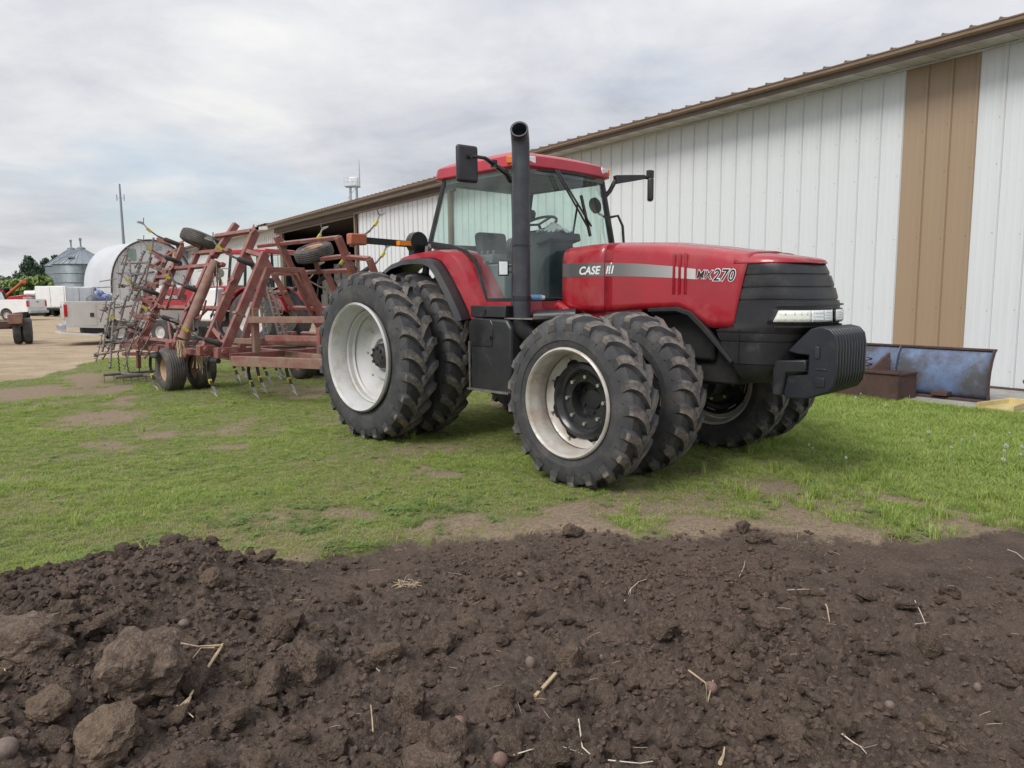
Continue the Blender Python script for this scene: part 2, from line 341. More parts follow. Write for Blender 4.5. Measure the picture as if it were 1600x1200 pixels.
def zfun(x,y):
    s=soil_m(x,y); r=np.hypot(x,y)
    m1=np.exp(-(((x-MC.x)/.62)**2+((y-MC.y)/.42)**2))*.20
    lft=np.clip((.2-x)/1.2,0,1); m2=.10*lft*np.clip((_sr.mean()-r)/.8+.3,0,1)
    edge=np.clip((np.interp(np.arctan2(x,y),_st,_sr)-r)/.5,0,1)
    big=(fbm(x*1.7,y*1.7,21,3)-.5)*.13*edge
    rough=.30+.75*np.clip(.55-x*.12+ (fbm(x*.9,y*.9,33,2)-.5)*3.4,0,1)
    rough=rough*np.where(r>4.0,np.clip(1-(r-4.0)*.45,.35,1),1)
    l1=clods(x+.02*np.sin(y*31)+(fbm(x*14,y*14,23,2)-.5)*.06,y+(fbm(x*14,y*14,24,2)-.5)*.06,.16,1,fill=.5)*.16*.30*rough
    l2=clods(x+(fbm(x*26,y*26,25,2)-.5)*.04,y+(fbm(x*26,y*26,26,2)-.5)*.04,.078,2,fill=.75)*.078*.75*rough
    l3=clods(x,y,.040,3,fill=.85)*.040*1.0*(.4+.6*rough)
    l4=clods(x,y,.019,4,fill=.9)*.019*.9
    fn=(fbm(x*40,y*40,22,3)-.5)*.012+(fbm(x*11,y*11,27,4,.65)-.5)*.05*rough
    lf=np.clip((-1.3-x)/.45,0,1); er=np.interp(np.arctan2(x,y),_st,_sr)-r; kf=lf+(1-lf)*np.clip((er-.05)/1.1,.12,1)
    soil=m1*.9+m2*lf+(big+l1+l2)*kf+l3*(.4+.6*kf)+l4+fn*(.4+.6*kf)-.03-.02*(1-kf)
    lawn=(fbm(x*.7,y*.7,31,3)-.5)*.05+(fbm(x*9,y*9,32,3)-.5)*.018
    lawn=lawn*np.clip(1-(r-9)/30,0,1)
    g=grav_m(x,y); lawn=lawn*(1-g)+g*((fbm(x*2,y*2,81,4)-.5)*.04-.01)*(r<60)
    # keep the ground flat under the concrete slab by the wall
    return soil*s+lawn*(1-s)+m1*(1-s)*.5
NT,TH0,TH1=760,R(-62),R(62)
th=np.linspace(TH0,TH1,NT)
rr=np.concatenate([np.geomspace(1.25,5.6,330),np.geomspace(5.6,14,100)[1:],np.geomspace(14,90,100)[1:],np.geomspace(90,4200,26)[1:]])
TT,RR=np.meshgrid(th,rr); X=RR*np.sin(TT);Y=RR*np.cos(TT); Zg=zfun(X,Y); Zg=np.where(RR>90,-.0,Zg)
S_=soil_m(X,Y);B_=bare_m(X,Y);Gv=grav_m(X,Y);St=straw_m(X,Y)
def ground_material():
    m=bpy.data.materials.new('ground_surface'); m.use_nodes=True; T=m.node_tree; n=T.nodes; l=T.links; b=n['Principled BSDF']; b.inputs['Roughness'].default_value=.95; b.inputs['Specular IOR Level'].default_value=.15
    tc=n.new('ShaderNodeTexCoord')
    def noise(s,d=6,r=.65,off=(0,0,0),sc3=(1,1,1)):
        mp=n.new('ShaderNodeMapping'); mp.inputs['Location'].default_value=off; mp.inputs['Scale'].default_value=sc3; l.new(tc.outputs['Object'],mp.inputs[0])
        q=n.new('ShaderNodeTexNoise'); q.inputs['Scale'].default_value=s; q.inputs['Detail'].default_value=d; q.inputs['Roughness'].default_value=r; l.new(mp.outputs[0],q.inputs['Vector']); return q.outputs['Fac']
    def rm(v,a,b_,lo=0,hi=1):
        q=n.new('ShaderNodeMapRange'); q.inputs[1].default_value=a;q.inputs[2].default_value=b_;q.inputs[3].default_value=lo;q.inputs[4].default_value=hi; l.new(v,q.inputs[0]); return q.outputs[0]
    def mix(f,a,c):
        q=n.new('ShaderNodeMix'); q.data_type='RGBA'
        if isinstance(f,float): q.inputs[0].default_value=f
        else: l.new(f,q.inputs[0])
        for i,v in ((6,a),(7,c)):
            if isinstance(v,tuple): q.inputs[i].default_value=(*v,1)
            else: l.new(v,q.inputs[i])
        return q.outputs[2]
    def att(nm):
        q=n.new('ShaderNodeAttribute'); q.attribute_name=nm; return q.outputs['Fac']
    soil=mix(rm(noise(3),.35,.65),(.122,.089,.070),(.066,.049,.039))
    soil=mix(rm(noise(45,5,.7),.48,.66,0,.65),soil,(.165,.124,.098))
    soil=mix(rm(noise(260,2,.5,(4,2,1)),.64,.70,0,.8),soil,(.36,.30,.24))      # grit
    soil=mix(rm(noise(95,3,.6,(7,2,1)),.66,.74,0,.5),soil,(.20,.16,.13))
    dry=mix(rm(noise(30,5,.7),.4,.6),(.29,.22,.155),(.19,.14,.10))
    dry=mix(rm(noise(70,4,.7,(3,1,1),(1,2.2,1)),.55,.63,0,.9),dry,(.40,.31,.205))
    gr=mix(rm(noise(9,6,.7),.35,.65),(.12,.155,.045),(.175,.195,.075))
    gr=mix(rm(noise(1.3,5,.7),.42,.62,0,.5),gr,(.15,.155,.065))
    gr=mix(rm(noise(60,4,.7),.5,.62,0,.6),gr,(.19,.165,.09))
    strawc=mix(rm(noise(120,3,.7,(0,0,0),(1,2,1)),.4,.6),(.34,.27,.165),(.18,.15,.08))
    grv=mix(rm(noise(.35,5,.6,(0,0,0),(1,2.5,1)),.38,.62),(.44,.345,.235),(.35,.265,.175))
    grv=mix(rm(noise(1.6,6,.75,(5,0,0),(1,3,1)),.46,.66,0,.75),grv,(.19,.135,.088))
    grv=mix(rm(noise(22,5,.8),.5,.66,0,.5),grv,(.56,.47,.35))
    jn=noise(28,4,.7)
    def jag(a,lo,hi,k=.5):      # breaks a mask edge up with fine noise
        q=n.new('ShaderNodeMath'); q.operation='ADD'; l.new(a,q.inputs[0]); l.new(rm(jn,.3,.7,-k/2,k/2),q.inputs[1]); return rm(q.outputs[0],lo,hi)
    c=mix(jag(att('straw'),.25,1.0,.8),gr,strawc)
    c=mix(jag(att('bare'),.22,.85,.8),c,dry)
    c=mix(jag(att('gravel'),.35,.65),c,grv)
    c=mix(jag(att('soil'),.3,.7,.6),c,soil)
    l.new(c,b.inputs['Base Color'])
    bp=n.new('ShaderNodeBump'); bp.inputs['Distance'].default_value=.016; l.new(noise(70,6,.75),bp.inputs['Height']); l.new(bp.outputs[0],b.inputs['Normal'])
    return m
M['ground']=ground_material()
nr,nc=RR.shape; idx=np.arange(nr*nc).reshape(nr,nc)
q4=np.stack([idx[:-1,:-1],idx[:-1,1:],idx[1:,1:],idx[1:,:-1]],-1)
cS=S_[:-1,:-1]; cG=Gv[:-1,:-1]; cR=RR[:-1,:-1]
region=np.where(cS>.5,0,np.where((cG>.5)&(cR<90),1,np.where(cR<90,2,3)))
P3=np.stack([X,Y,Zg],-1).reshape(-1,3)
for k,(nm,lab) in enumerate((('tilled_soil','dark crumbly freshly turned soil in the foreground'),('gravel_yard','tan gravel yard behind the machines'),('lawn','patchy mown grass under the tractor'),('far_field','flat land reaching the horizon'))):
    fq=q4[region==k]; used=np.unique(fq); mp_=np.full(nr*nc,-1); mp_[used]=np.arange(len(used)); fq=mp_[fq]
    me=bpy.data.meshes.new(nm); me.vertices.add(len(used)); me.vertices.foreach_set('co',P3[used].ravel().astype(np.float32))
    me.loops.add(len(fq)*4); me.loops.foreach_set('vertex_index',fq.ravel().astype(np.int32)); me.polygons.add(len(fq)); me.polygons.foreach_set('loop_start',np.arange(0,len(fq)*4,4,dtype=np.int32))
    me.update(calc_edges=True); me.validate()
    for an,arr in (('soil',S_),('bare',B_),('gravel',Gv),('straw',St)):
        a=me.attributes.new(an,'FLOAT','POINT'); a.data.foreach_set('value',arr.ravel()[used].astype(np.float32))
    me.polygons.foreach_set('use_smooth',[True]*len(me.polygons))
    me.materials.append(M['ground']); o=bpy.data.objects.new(nm,me); COL.objects.link(o); tag(o,kind='structure')
def gz(x,y):
    return float(zfun(np.array([float(x)]),np.array([float(y)]))[0])
def onsoil(x,y,it=4):
    z=0.
    for _ in range(it): p=G(x,y,z); z=gz(p.x,p.y)
    return Vector((p.x,p.y,z))

# ============================================================ BARN
BD=Vector((-.55665135,.83074622,0)); BN=Vector((-.83074622,-.55665135,0))   # along the wall away from us, outward
B0=Vector((7.68911,11.89881,0))
barn=thing('metal_barn','long white steel barn with tan stripes and an open sliding doorway','barn',B0,0)
def bw(s,o,z): return BD*s+BN*o+Vector((0,0,z))
ZT=5.36; PW=.396; S0=-5; S1=68.5; DO0,DO1=25.9,36.7     # doorway between DO0 and DO1
def panel_profile(wd):
    rib=.032
    return [(0,0),(.012,rib),(.042,rib),(.056,0),(wd*.36,0),(wd*.40,.0022),(wd*.44,.0022),(wd*.48,0),(wd*.66,0),(wd*.70,.0022),(wd*.74,.0022),(wd*.78,0),(wd-.002,0)]
def wall_panel(z0,z1):
    m=MB(); pr=panel_profile(PW); r0=[BD*a+BN*b+Vector((0,0,z0)) for a,b in pr]; r1=[BD*a+BN*b+Vector((0,0,z1)) for a,b in pr]
    m.grid([r0,r1]); return m
pmesh={}
def get_panel(z0,z1,mt):
    k=(z0,z1,mt)
    if k not in pmesh: pmesh[k]=wall_panel(z0,z1).mesh('wall_panel',M[mt],None,False)
    return pmesh[k]
brown_s=[(.462,1.66),(-3.6,-2.25)]
n0=int((S0-.462)/PW)-1; k=n0; screws=MB()
while .462+k*PW<S1:
    s=.462+k*PW; k+=1
    mid=s+PW/2
    if DO0-.1<mid<DO1+1.0: continue
    if 64.6<mid<66.3: 
        link('wall_panel',get_panel(2.35,ZT,'white'),barn,bw(s,0,0)); continue
    if 54.0<mid<59.5:
        link('wall_panel',get_panel(3.6,ZT,'white'),barn,bw(s,0,0)); continue
    mt='brown' if .4<mid<1.66 or -3.3<mid<-2.0 or 62.9<mid<63.4 else 'white'
    link('wall_panel',get_panel(.08,ZT,mt),barn,bw(s,0,0))
    if s<16:
        for z in (.35,1.3,2.5,3.6,4.3): screws.disc(bw(s+.075,.004+(random.random()*.0005),z+random.uniform(-.03,.03)),BN,.0055,.006,6)
screws.build('screw',[mat('screw_head',(.09,.09,.09),.5)],barn); 
# header over the doorway, jambs, base trim, eave trim
m=MB(); m.box(bw((DO0+DO1+.9)/2,.0,5.22),(.01,.01,.01)); 
hd=MB(); hd.prism([bw(DO0-8.8,-.02,5.10),bw(DO1+1.0,-.02,5.10),bw(DO1+1.0,-.02,5.33),bw(DO0-8.8,-.02,5.33)],BN*.16); hd.build('door_track_cover',M['trimdk'],barn)
hd=MB(); hd.prism([bw(DO0,-.03,5.02),bw(DO1+.9,-.03,5.02),bw(DO1+.9,-.03,5.098),bw(DO0,-.03,5.098)],BN*.06); hd.build('door_header',M['trim'],barn)
jb=MB(); jb.prism([bw(DO1,-.12,0),bw(DO1,.0,0),bw(DO1,.0,5.0),bw(DO1,-.12,5.0)],BD*.45); jb.build('door_jamb',M['trim'],barn)
jb=MB(); jb.prism([bw(DO1+.46,-.1,0),bw(DO1+.46,.03,0),bw(DO1+.46,.03,5.0),bw(DO1+.46,-.1,5.0)],BD*.35); jb.build('door_jamb',M['white'],barn)
tr=MB(); tr.beam(bw(S0,.02,.05),bw(DO0,.02,.05),.03,.09); tr.beam(bw(DO1+1.2,.02,.05),bw(54,.02,.05),.03,.09); tr.build('base_trim',M['trimdk'],barn)
tr=MB(); tr.beam(bw(S0,.04,ZT-.012),bw(S1,.04,ZT-.012),.03,.03); tr.build('eave_trim',M['soffit'],barn)
# sliding door leaf, hung outside the wall
dl=thing('x','x','x'); bpy.data.objects.remove(dl)
dsp=MB(); wdn=.0
DL0,DL1=17.35,25.75
nn=int((DL1-DL0)/.396)
frm=MB(); frm.prism([bw(DL1-.05,.09,.12),bw(DL1+.07,.09,.12),bw(DL1+.07,.09,5.15),bw(DL1-.05,.09,5.15)],BN*.10)
frm.prism([bw(DL0-.07,.09,.12),bw(DL0+.05,.09,.12),bw(DL0+.05,.09,5.15),bw(DL0-.07,.09,5.15)],BN*.10)
frm.prism([bw(DL0+.05,.09,5.08),bw(DL1-.05,.09,5.08),bw(DL1-.05,.09,5.15),bw(DL0+.05,.09,5.15)],BN*.10)
door=frm.build('sliding_door',M['trim'],barn)
def bent_panel(seed):
    rg=random.Random(seed); m=MB(); pr=panel_profile(PW-.004); rows=[]
    for i in range(9):
        z=.14+(5.08-.14)*i/8; dz=z/5.; jj=[rg.uniform(-.004,.004)*dz for _ in range(2)]
        rows.append([BD*(a+jj[1]*(.4 if 0<i<8 else 0)+.0)+BN*(b+.03*math.sin(seed*2.1)*dz*dz*(1-dz)*2+jj[0])+Vector((0,0,z)) for a,b in pr])
    m.grid(rows); return m.mesh('door_panel',M['white'],40,False)
bp_=[bent_panel(i) for i in range(6)]
for i in range(int((DL1-.05-DL0-.05)/(PW))): link('door_panel',bp_[i%6] if i!=9 else bp_[3],door,bw(DL0+.06+i*PW,.125,0))
# soffit, fascia, gutter, roof
OV=.66; SP=.6096
sm=MB(); pr=[(0,0),(.006,.012),(.03,.012),(.036,0),(SP*.33,0),(SP*.34,.006),(SP*.36,.006),(SP*.37,0),(SP*.66,0),(SP*.67,.006),(SP*.69,.006),(SP*.7,0),(SP-.002,0)]
sm.grid([[BD*a+BN*.04+Vector((0,0,-b)) for a,b in pr],[BD*a+BN*OV+Vector((0,0,-b)) for a,b in pr]]); sme=sm.mesh('soffit_panel',M['soffit'],None,False)
s=S0
while s<S1:
    if 36.2<s<38.3: pass
    link('soffit_panel',sme,barn,bw(s,0,ZT+.012)); s+=SP
fa=MB(); a,b=S0,S1
def strip(prof,s0,s1,name,mt,smooth=None):
    m=MB(); m.grid([[bw(s0,o,z) for o,z in prof],[bw(s1,o,z) for o,z in prof]]); return m.build(name,M[mt],barn,smooth,recalc=False)
for s0,s1 in ((S0,37.0),(39.2,S1)):
    strip([(OV-.03,ZT-.03),(OV,ZT-.035),(OV+.005,ZT-.02),(OV+.012,ZT+.05)],s0,s1,'fascia','trimdk')
    strip([(OV+.012,ZT+.045),(OV+.07,ZT+.05),(OV+.085,ZT+.07),(OV+.10,ZT+.078),(OV+.10,ZT+.125),(OV+.115,ZT+.135),(OV+.115,ZT+.152),(OV+.07,ZT+.152)],s0,s1,'gutter','trim')
RZ=ZT+.158; PIT=math.tan(R(9.5)); DEEP=9.
ro=MB(); pr=[(0,0),(.018,.028),(.036,.028),(.054,0),(.405,0)]
ro.grid([[BD*a+BN*(OV+.10)+Vector((0,0,b)) for a,b in pr],[BD*a-BN*DEEP+Vector((0,0,b+(DEEP+OV+.1)*PIT)) for a,b in pr]])
ro.prism([BD*.006+BN*(OV+.101),BD*.048+BN*(OV+.101),BD*.038+BN*(OV+.101)+Vector((0,0,.034)),BD*.016+BN*(OV+.101)+Vector((0,0,.034))],-BN*.03)
rme=ro.mesh('roof_panel',M['roofm'],None,False); s=S0
while s<S1:
    o=link('roof_panel',rme,barn,bw(s,0,RZ)); s+=.405
ro2=MB(); zr=RZ+(DEEP+OV+.1)*PIT
ro2.prism([bw(S0,-DEEP,zr),bw(S1,-DEEP,zr),bw(S1,-2*DEEP-OV,RZ),bw(S0,-2*DEEP-OV,RZ)],Vector((0,0,-.05))); ro2.build('far_roof_slope',M['roofm'],barn)
# broken eave corner above the doorway: torn fascia piece
be=MB(); be.prism([bw(37.0,OV-.02,ZT-.12),bw(38.6,OV+.02,ZT-.02),bw(38.6,OV+.02,ZT+.20),bw(37.0,OV-.02,ZT+.10)],BN*.05); be.build('loose_fascia',M['soffit'],barn)
be=MB()
for i in range(7): be.prism([bw(37.05+i*.28,OV+.12,ZT+.20+.05*(i%2)),bw(37.05+(i+1)*.28,OV+.12,ZT+.20+.05*((i+1)%2)),bw(37.05+(i+1)*.28,-.2,ZT+.33),bw(37.05+i*.28,-.2,ZT+.33)],Vector((0,0,-.02)))
be.build('bent_roof_edge',M['dark'],barn)
# shell: end walls, back wall, interior floor
en=MB(); 
for s in (S0,S1): en.prism([bw(s,-.01,0),bw(s,-2*DEEP,0),bw(s,-2*DEEP,ZT),bw(s,-DEEP,zr-.08),bw(s,-.01,ZT)],BD*.06)
en.prism([bw(S0,-2*DEEP,0),bw(S1,-2*DEEP,0),bw(S1,-2*DEEP,ZT),bw(S0,-2*DEEP,ZT)],-BN*.06); en.build('end_wall',M['white'],barn)
inn=MB(); inn.prism([bw(S0,-.3,.03),bw(S1,-.3,.03),bw(S1,-2*DEEP,.03),bw(S0,-2*DEEP,.03)],Vector((0,0,-.05))); inn.build('barn_floor',M['concrete'],barn)
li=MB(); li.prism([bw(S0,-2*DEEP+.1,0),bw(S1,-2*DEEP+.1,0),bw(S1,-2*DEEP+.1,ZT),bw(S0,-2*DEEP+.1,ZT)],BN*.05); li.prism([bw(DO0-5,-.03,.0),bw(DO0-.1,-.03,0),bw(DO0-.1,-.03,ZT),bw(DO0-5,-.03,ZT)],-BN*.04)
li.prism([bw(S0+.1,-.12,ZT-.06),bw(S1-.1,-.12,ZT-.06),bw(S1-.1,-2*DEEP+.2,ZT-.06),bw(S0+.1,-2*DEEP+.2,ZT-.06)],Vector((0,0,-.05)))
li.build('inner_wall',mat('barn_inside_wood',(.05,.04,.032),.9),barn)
# walk door and overhead door near the far end
wd=MB(); wd.prism([bw(64.7,.0,.1),bw(66.2,.0,.1),bw(66.2,.0,2.3),bw(64.7,.0,2.3)],BN*.05); d=wd.build('walk_door',M['vwhite'],barn)
x=MB(); x.box(bw(64.95,.08,1.2),(.12,.12,.12)); x.build('door_handle',M['dark'],d)
oh=MB()
for i in range(6): oh.prism([bw(54.1,.0,.1+i*.58),bw(59.4,.0,.1+i*.58),bw(59.4,.0,.1+i*.58+.56),bw(54.1,.0,.1+i*.58+.56)],BN*.04)
oh.build('overhead_door',M['vwhite'],barn)
# downspout near right end
ds=MB(); ds.tube([bw(-.5,.10,5.5),bw(-.5,.10,5.2),bw(-.62,.07,4.9),bw(-.62,.07,.45),bw(-.62,.12,.32),bw(-.62,.34,.24)],.045,8); ds.build('downspout',M['trim'],barn)
# things in the dark doorway
def stack_box(name,label,cat,s0,s1,o,zz,mt,dp=1.):
    m=MB(); n=max(1,int((s1-s0)/.95)); z=.03; g=random.Random(5)
    return m
bale=MB(); bale.box((0,0,.4),(.92,.85,.8)); 
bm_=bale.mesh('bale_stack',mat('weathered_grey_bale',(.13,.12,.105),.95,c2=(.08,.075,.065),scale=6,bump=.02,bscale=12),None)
i=0
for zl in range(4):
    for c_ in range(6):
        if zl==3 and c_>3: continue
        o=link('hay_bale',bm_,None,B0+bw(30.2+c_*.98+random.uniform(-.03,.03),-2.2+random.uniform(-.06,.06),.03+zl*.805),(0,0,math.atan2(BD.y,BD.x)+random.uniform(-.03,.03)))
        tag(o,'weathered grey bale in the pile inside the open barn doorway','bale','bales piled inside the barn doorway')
c=thing('storage_cupboard','dark cupboard with a pale wooden frame inside the open barn doorway','cupboard',B0+bw(27.6,-1.8,.03),math.atan2(BD.y,BD.x))
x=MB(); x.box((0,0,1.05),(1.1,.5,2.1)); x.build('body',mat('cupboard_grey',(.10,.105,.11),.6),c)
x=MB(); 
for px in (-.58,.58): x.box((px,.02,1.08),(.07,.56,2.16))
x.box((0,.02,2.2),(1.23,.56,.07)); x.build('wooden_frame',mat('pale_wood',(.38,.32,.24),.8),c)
# ============================================================ TRACTOR
tractor=thing('tractor','large red row crop tractor with dual wheels and black stack','tractor',TQ,TYAW)
def prof_at(prof,y):
    for (a,ra),(b,rb) in zip(prof,prof[1:]):
        if a<=y<=b: return ra+(rb-ra)*(y-a)/(b-a+1e-9)
    return prof[-1][1]
def make_tyre(hw,rrim,rbase,rtop,nl,lw,sweep,name,seedd):
    # profile along axle (right side outward = -Y) ; symmetric
    half=[(0,rbase+.004),(hw*.5,rbase),(hw*.82,rbase-.014),(hw*.93,rbase-.045),(hw*1.0,rbase-.11),(hw*1.02,rbase-.17),(hw*.97,rrim+.07),(hw*.90,rrim+.02),(hw*.80,rrim-.01)]
    prof=[(-a,r) for a,r in half[::-1]]+half[1:]
    m=MB(); m.lathe(prof,ax=(0,1,0),n=72)
    rg=random.Random(seedd); K=7
    for sd_ in (-1,1):
        for i in range(nl):
            th0=2*math.pi*(i+(.5 if sd_>0 else 0))/nl; rows=[]
            for k in range(K+2):
                f=min(k/K,1.08); y=(-.015+ (hw*.99+.015)*f)
                cur=sweep*(1-(1-min(f,1))**1.9)          # trailing offset, metres along the tread
                ha=(lw/2)*((1.45-.55*min(f,1)) if f>.08 else 1.1)
                if f<=1:
                    rt_=rtop-(.004 if f<.05 else 0)-.040*max(0,f-.55)/.45; rb_=prof_at(half,min(y,hw*.999))-.012
                else: y=hw*1.003; rt_=rtop-.075; rb_=rtop-.13
                yy=sd_*y; pts=[]
                for hh,r_ in ((ha*1.5,rb_),(ha,rt_),(-ha,rt_),(-ha*1.9,rb_)):
                    # forward rotation (towards +x over the top): the centre end leads
                    ang=th0+( -cur+hh)/rtop
                    pts.append(Vector((math.sin(ang)*r_,yy,math.cos(ang)*r_)))
                rows.append(pts)
            b0=len(m.v); m.grid(rows,0)
            # mark the tops
            nf=(K+1)*3
            for q in range(nf):
                if q%3==1: m.m[-nf+q]=1
            m.add([rows[0][j] for j in range(4)],[(0,1,2,3)]); m.add([rows[-1][j] for j in range(4)],[(3,2,1,0)])
    return m
def ringbolts(m,n,r,y,rad,h,ph=0,mt=0):
    for k in range(n):
        a=2*math.pi*k/n+ph; m.disc((math.sin(a)*r,y,math.cos(a)*r),(0,1,0),rad,h,6,mt)
def mirrored(me,name):
    c=me.copy(); c.name=name; co=np.empty(len(c.vertices)*3); c.vertices.foreach_get('co',co); co=co.reshape(-1,3); co[:,1]*=-1; c.vertices.foreach_set('co',co.ravel()); c.flip_normals(); return c
# rear: lip at local y = -.235
rim_r=MB(); rim_r.lathe([(-.235,.612),(-.252,.600),(-.240,.585),(-.225,.572),(-.16,.562),(-.135,.545),(-.02,.540),(.0,.555),(.16,.562),(.225,.575),(.24,.61)],ax=(0,1,0),n=64)
rim_r.lathe([(-.245,.612),(-.235,.618),(-.19,.60)],ax=(0,1,0),n=64)
disc_r=MB(); disc_r.lathe([(.03,.541),(.06,.50),(.13,.42),(.155,.33),(.147,.295),(.12,.275),(.115,.20),(.15,.175),(.165,.12)],ax=(0,1,0),n=64)
disc_r.lathe([(-.03,.541),(-.045,.528),(-.03,.515),(.02,.512),(.04,.49)],ax=(0,1,0),n=64)
hub_r=MB(); hub_r.lathe([(.17,.15),(.07,.14),(.04,.115),(.03,.07),(.025,0.)],ax=(0,1,0),n=20); ringbolts(hub_r,8,.095,.035,.018,.04)
val=MB(); ringbolts(val,8,.36,.14,.012,.02)
# front: lip at local y=-.165
rim_f=MB(); rim_f.lathe([(-.178,.470),(-.186,.458),(-.175,.444),(-.160,.436),(-.12,.430),(-.10,.415),(.0,.408),(.02,.42),(.12,.430),(.165,.445),(.175,.47)],ax=(0,1,0),n=64)
rim_f.lathe([(-.178,.470),(-.168,.476),(-.13,.46)],ax=(0,1,0),n=64)
rows=[[],[],[]]
for k in range(96):      # scalloped flange
    a=2*math.pi*k/96; sc_=.5+.5*math.cos(8*a); ri=.338+.040*(1-max(0,min(1,(sc_-.2)*1.9)))
    for q,(r_,y_) in enumerate(((.410,.028),(.392,.045),(ri-.012,.055))): rows[q].append(Vector((math.sin(a)*r_,y_,math.cos(a)*r_)))
rim_f.grid(rows,closeu=True)
disc_f=MB(); disc_f.lathe([(.075,.37),(.065,.345),(.03,.32),(.02,.285),(.045,.25),(.085,.235),(.09,.165),(.10,.16),(.20,.155),(.21,.0)],ax=(0,1,0),n=56)
hubf=MB(); hubf.lathe([(.21,.09),(.185,.085),(.18,.06),(.175,0)],ax=(0,1,0),n=20); ringbolts(hubf,6,.12,.20,.014,.03)
bf=MB(); ringbolts(bf,8,.205,.082,.017,.030); ringbolts(bf,8,.372,.040,.012,.03,.39)
bf2=MB(); ringbolts(bf2,10,.205,.078,.012,.03,.25)
tyr=make_tyre(.208,.60,.912,.962,23,.084,.20,'tyre',1); tyf=make_tyre(.174,.46,.705,.748,21,.078,.19,'tyre',2)
def wheel_meshes(kind,mir):
    parts={'r':(('wheel',rim_r,'rim'),('tyre',tyr,('rubber','lug')),('wheel_disc',disc_r,'rim'),('hub',hub_r,'dark'),('bolt_ring',val,'bolt')),
           'f':(('wheel',rim_f,'rimf'),('tyre',tyf,('rubber','lug')),('wheel_disc',disc_f,'gloss'),('hub',hubf,'soot'),('bolt_ring',bf,'bolt'),)}[kind]
    r=[]
    for nm,mb,mt in parts:
        me=mb.mesh(nm,[M[q] for q in mt] if isinstance(mt,tuple) else M[mt],35)
        if mir: me=mirrored(me,nm)
        r.append((nm,me))
    return r
WM={(k,s_):wheel_meshes(k,s_) for k in 'rf' for s_ in (0,1)}
def squeeze(ms):
    r=[]
    for nm,me in ms:
        if nm=='wheel':
            me=me.copy(); co=np.empty(len(me.vertices)*3); me.vertices.foreach_get('co',co); co=co.reshape(-1,3); co[:,1]*=.62; me.vertices.foreach_set('co',co.ravel())
        r.append((nm,me))
    return r
WM[('r',2)]=squeeze(WM[('r',0)]); WM[('f',2)]=squeeze(WM[('f',0)])
def wheel(kind,u,v,mir,rad,ph,label=None):
    ms=WM[(kind,mir)]; o=link('wheel',ms[0][1],tractor,t(u,v,rad),(0,ph,0))
    for nm,me in ms[1:]:
        c_=link(nm,me,o)
        if nm=='bolt_ring': c_['kind']='stuff'
    if label: o['label']=label
    return o
wheel('r',0,1.452,0,.945,.05); wheel('r',0,.893,2,.945,.13); wheel('r',0,-1.0,1,.945,.2); wheel('r',0,-1.54,1,.945,.3)
wheel('f',3.083,1.43,0,.726,.02); wheel('f',3.083,.735,2,.726,.11); wheel('f',3.083,-.84,1,.726,.21); wheel('f',3.083,-1.46,1,.726,.31)
# ---------------- chassis
m=MB()
m.beam(t(-.3,0,.95),t(2.3,0,.95),.62,.55); m.beam(t(2.2,0,1.1),t(3.9,0,1.1),.5,.55); m.beam(t(2.9,0,.90),t(3.9,0,.95),.40,.26)
m.box(t(1.0,0,.62),(1.6,.5,.3)); m.build('chassis',M['soot'],tractor,bevel=.02)
m=MB(); m.tube([t(0,-1.45,.955),t(0,1.35,.955)],.075,16); m.tube([t(0,-.55,.955),t(0,.55,.955)],[.2,.2],16); m.build('rear_axle',M['dark'],tractor,40)
m=MB(); m.beam(t(3.083,-.6,.72),t(3.083,.6,.72),.2,.22); m.tube([t(3.083,-1.15,.735),t(3.083,1.15,.735)],.085,16); m.tube([t(3.083,-.62,.735),t(3.083,-.45,.735)],.19,14); m.tube([t(3.083,.45,.735),t(3.083,.62,.735)],.19,14)
m.tube([t(2.85,-.5,.78),t(2.85,.5,.78)],.035,8); m.build('front_axle',M['dark'],tractor,40)
m=MB(); m.beam(t(-1.35,0,.45),t(.2,0,.48),.12,.05); m.beam(t(-.35,.28,1.0),t(-1.05,.42,.62),.07,.12); m.beam(t(-.35,-.28,1.0),t(-1.05,-.42,.62),.07,.12); m.tube([t(-.5,.3,1.5),t(-.85,.4,.75)],.03,8); m.tube([t(-.5,-.3,1.5),t(-.85,-.4,.75)],.03,8)
m.build('drawbar_and_hitch',M['dark'],tractor,40)
# ---------------- hood
HC=0.0
def ztop(u): return float(np.interp(u,[1.95,2.3,2.6,3.14,3.67,4.16,4.45,4.62],[2.115,2.135,2.14,2.11,2.045,1.965,1.915,1.872]))
def ubend(u): return float(np.interp(u,[2.0,3.0,4.1],[.485,.48,.468]))
def tip(z): return float(np.interp(z,[.86,1.0,1.2,1.32,1.34,1.39,1.54,1.69,1.80,1.88,1.93],[4.26,4.38,4.48,4.53,4.60,4.62,4.615,4.56,4.51,4.46,4.40]))
def nosew(z): return float(np.interp(z,[.86,1.0,1.3,1.6,1.88,1.93],[.40,.455,.475,.475,.462,.44]))
def nose(z,f,off=0.,u0=3.9,tp=None):
    # f: 0 (right side, back) .. 1 (centre) .. 2 (left side, back); returns point on the nose shell
    w_=nosew(z)+off; T_=(tip(z) if tp is None else tp)+off; sgn=1 if f<=1 else -1; g=f if f<=1 else 2-f
    a=g*math.pi/2; p=2/3.1; du=T_-u0; return t(u0+du*abs(math.sin(a))**p,sgn*w_*abs(math.cos(a))**p,z)
def nose_by_v(z,v,off=0.,u0=3.9):
    w_=nosew(z)+off; T_=tip(z)+off; k=min(1,abs(v)/w_); return t(u0+(T_-u0)*(1-k**3.1)**(1/3.1),v,z)
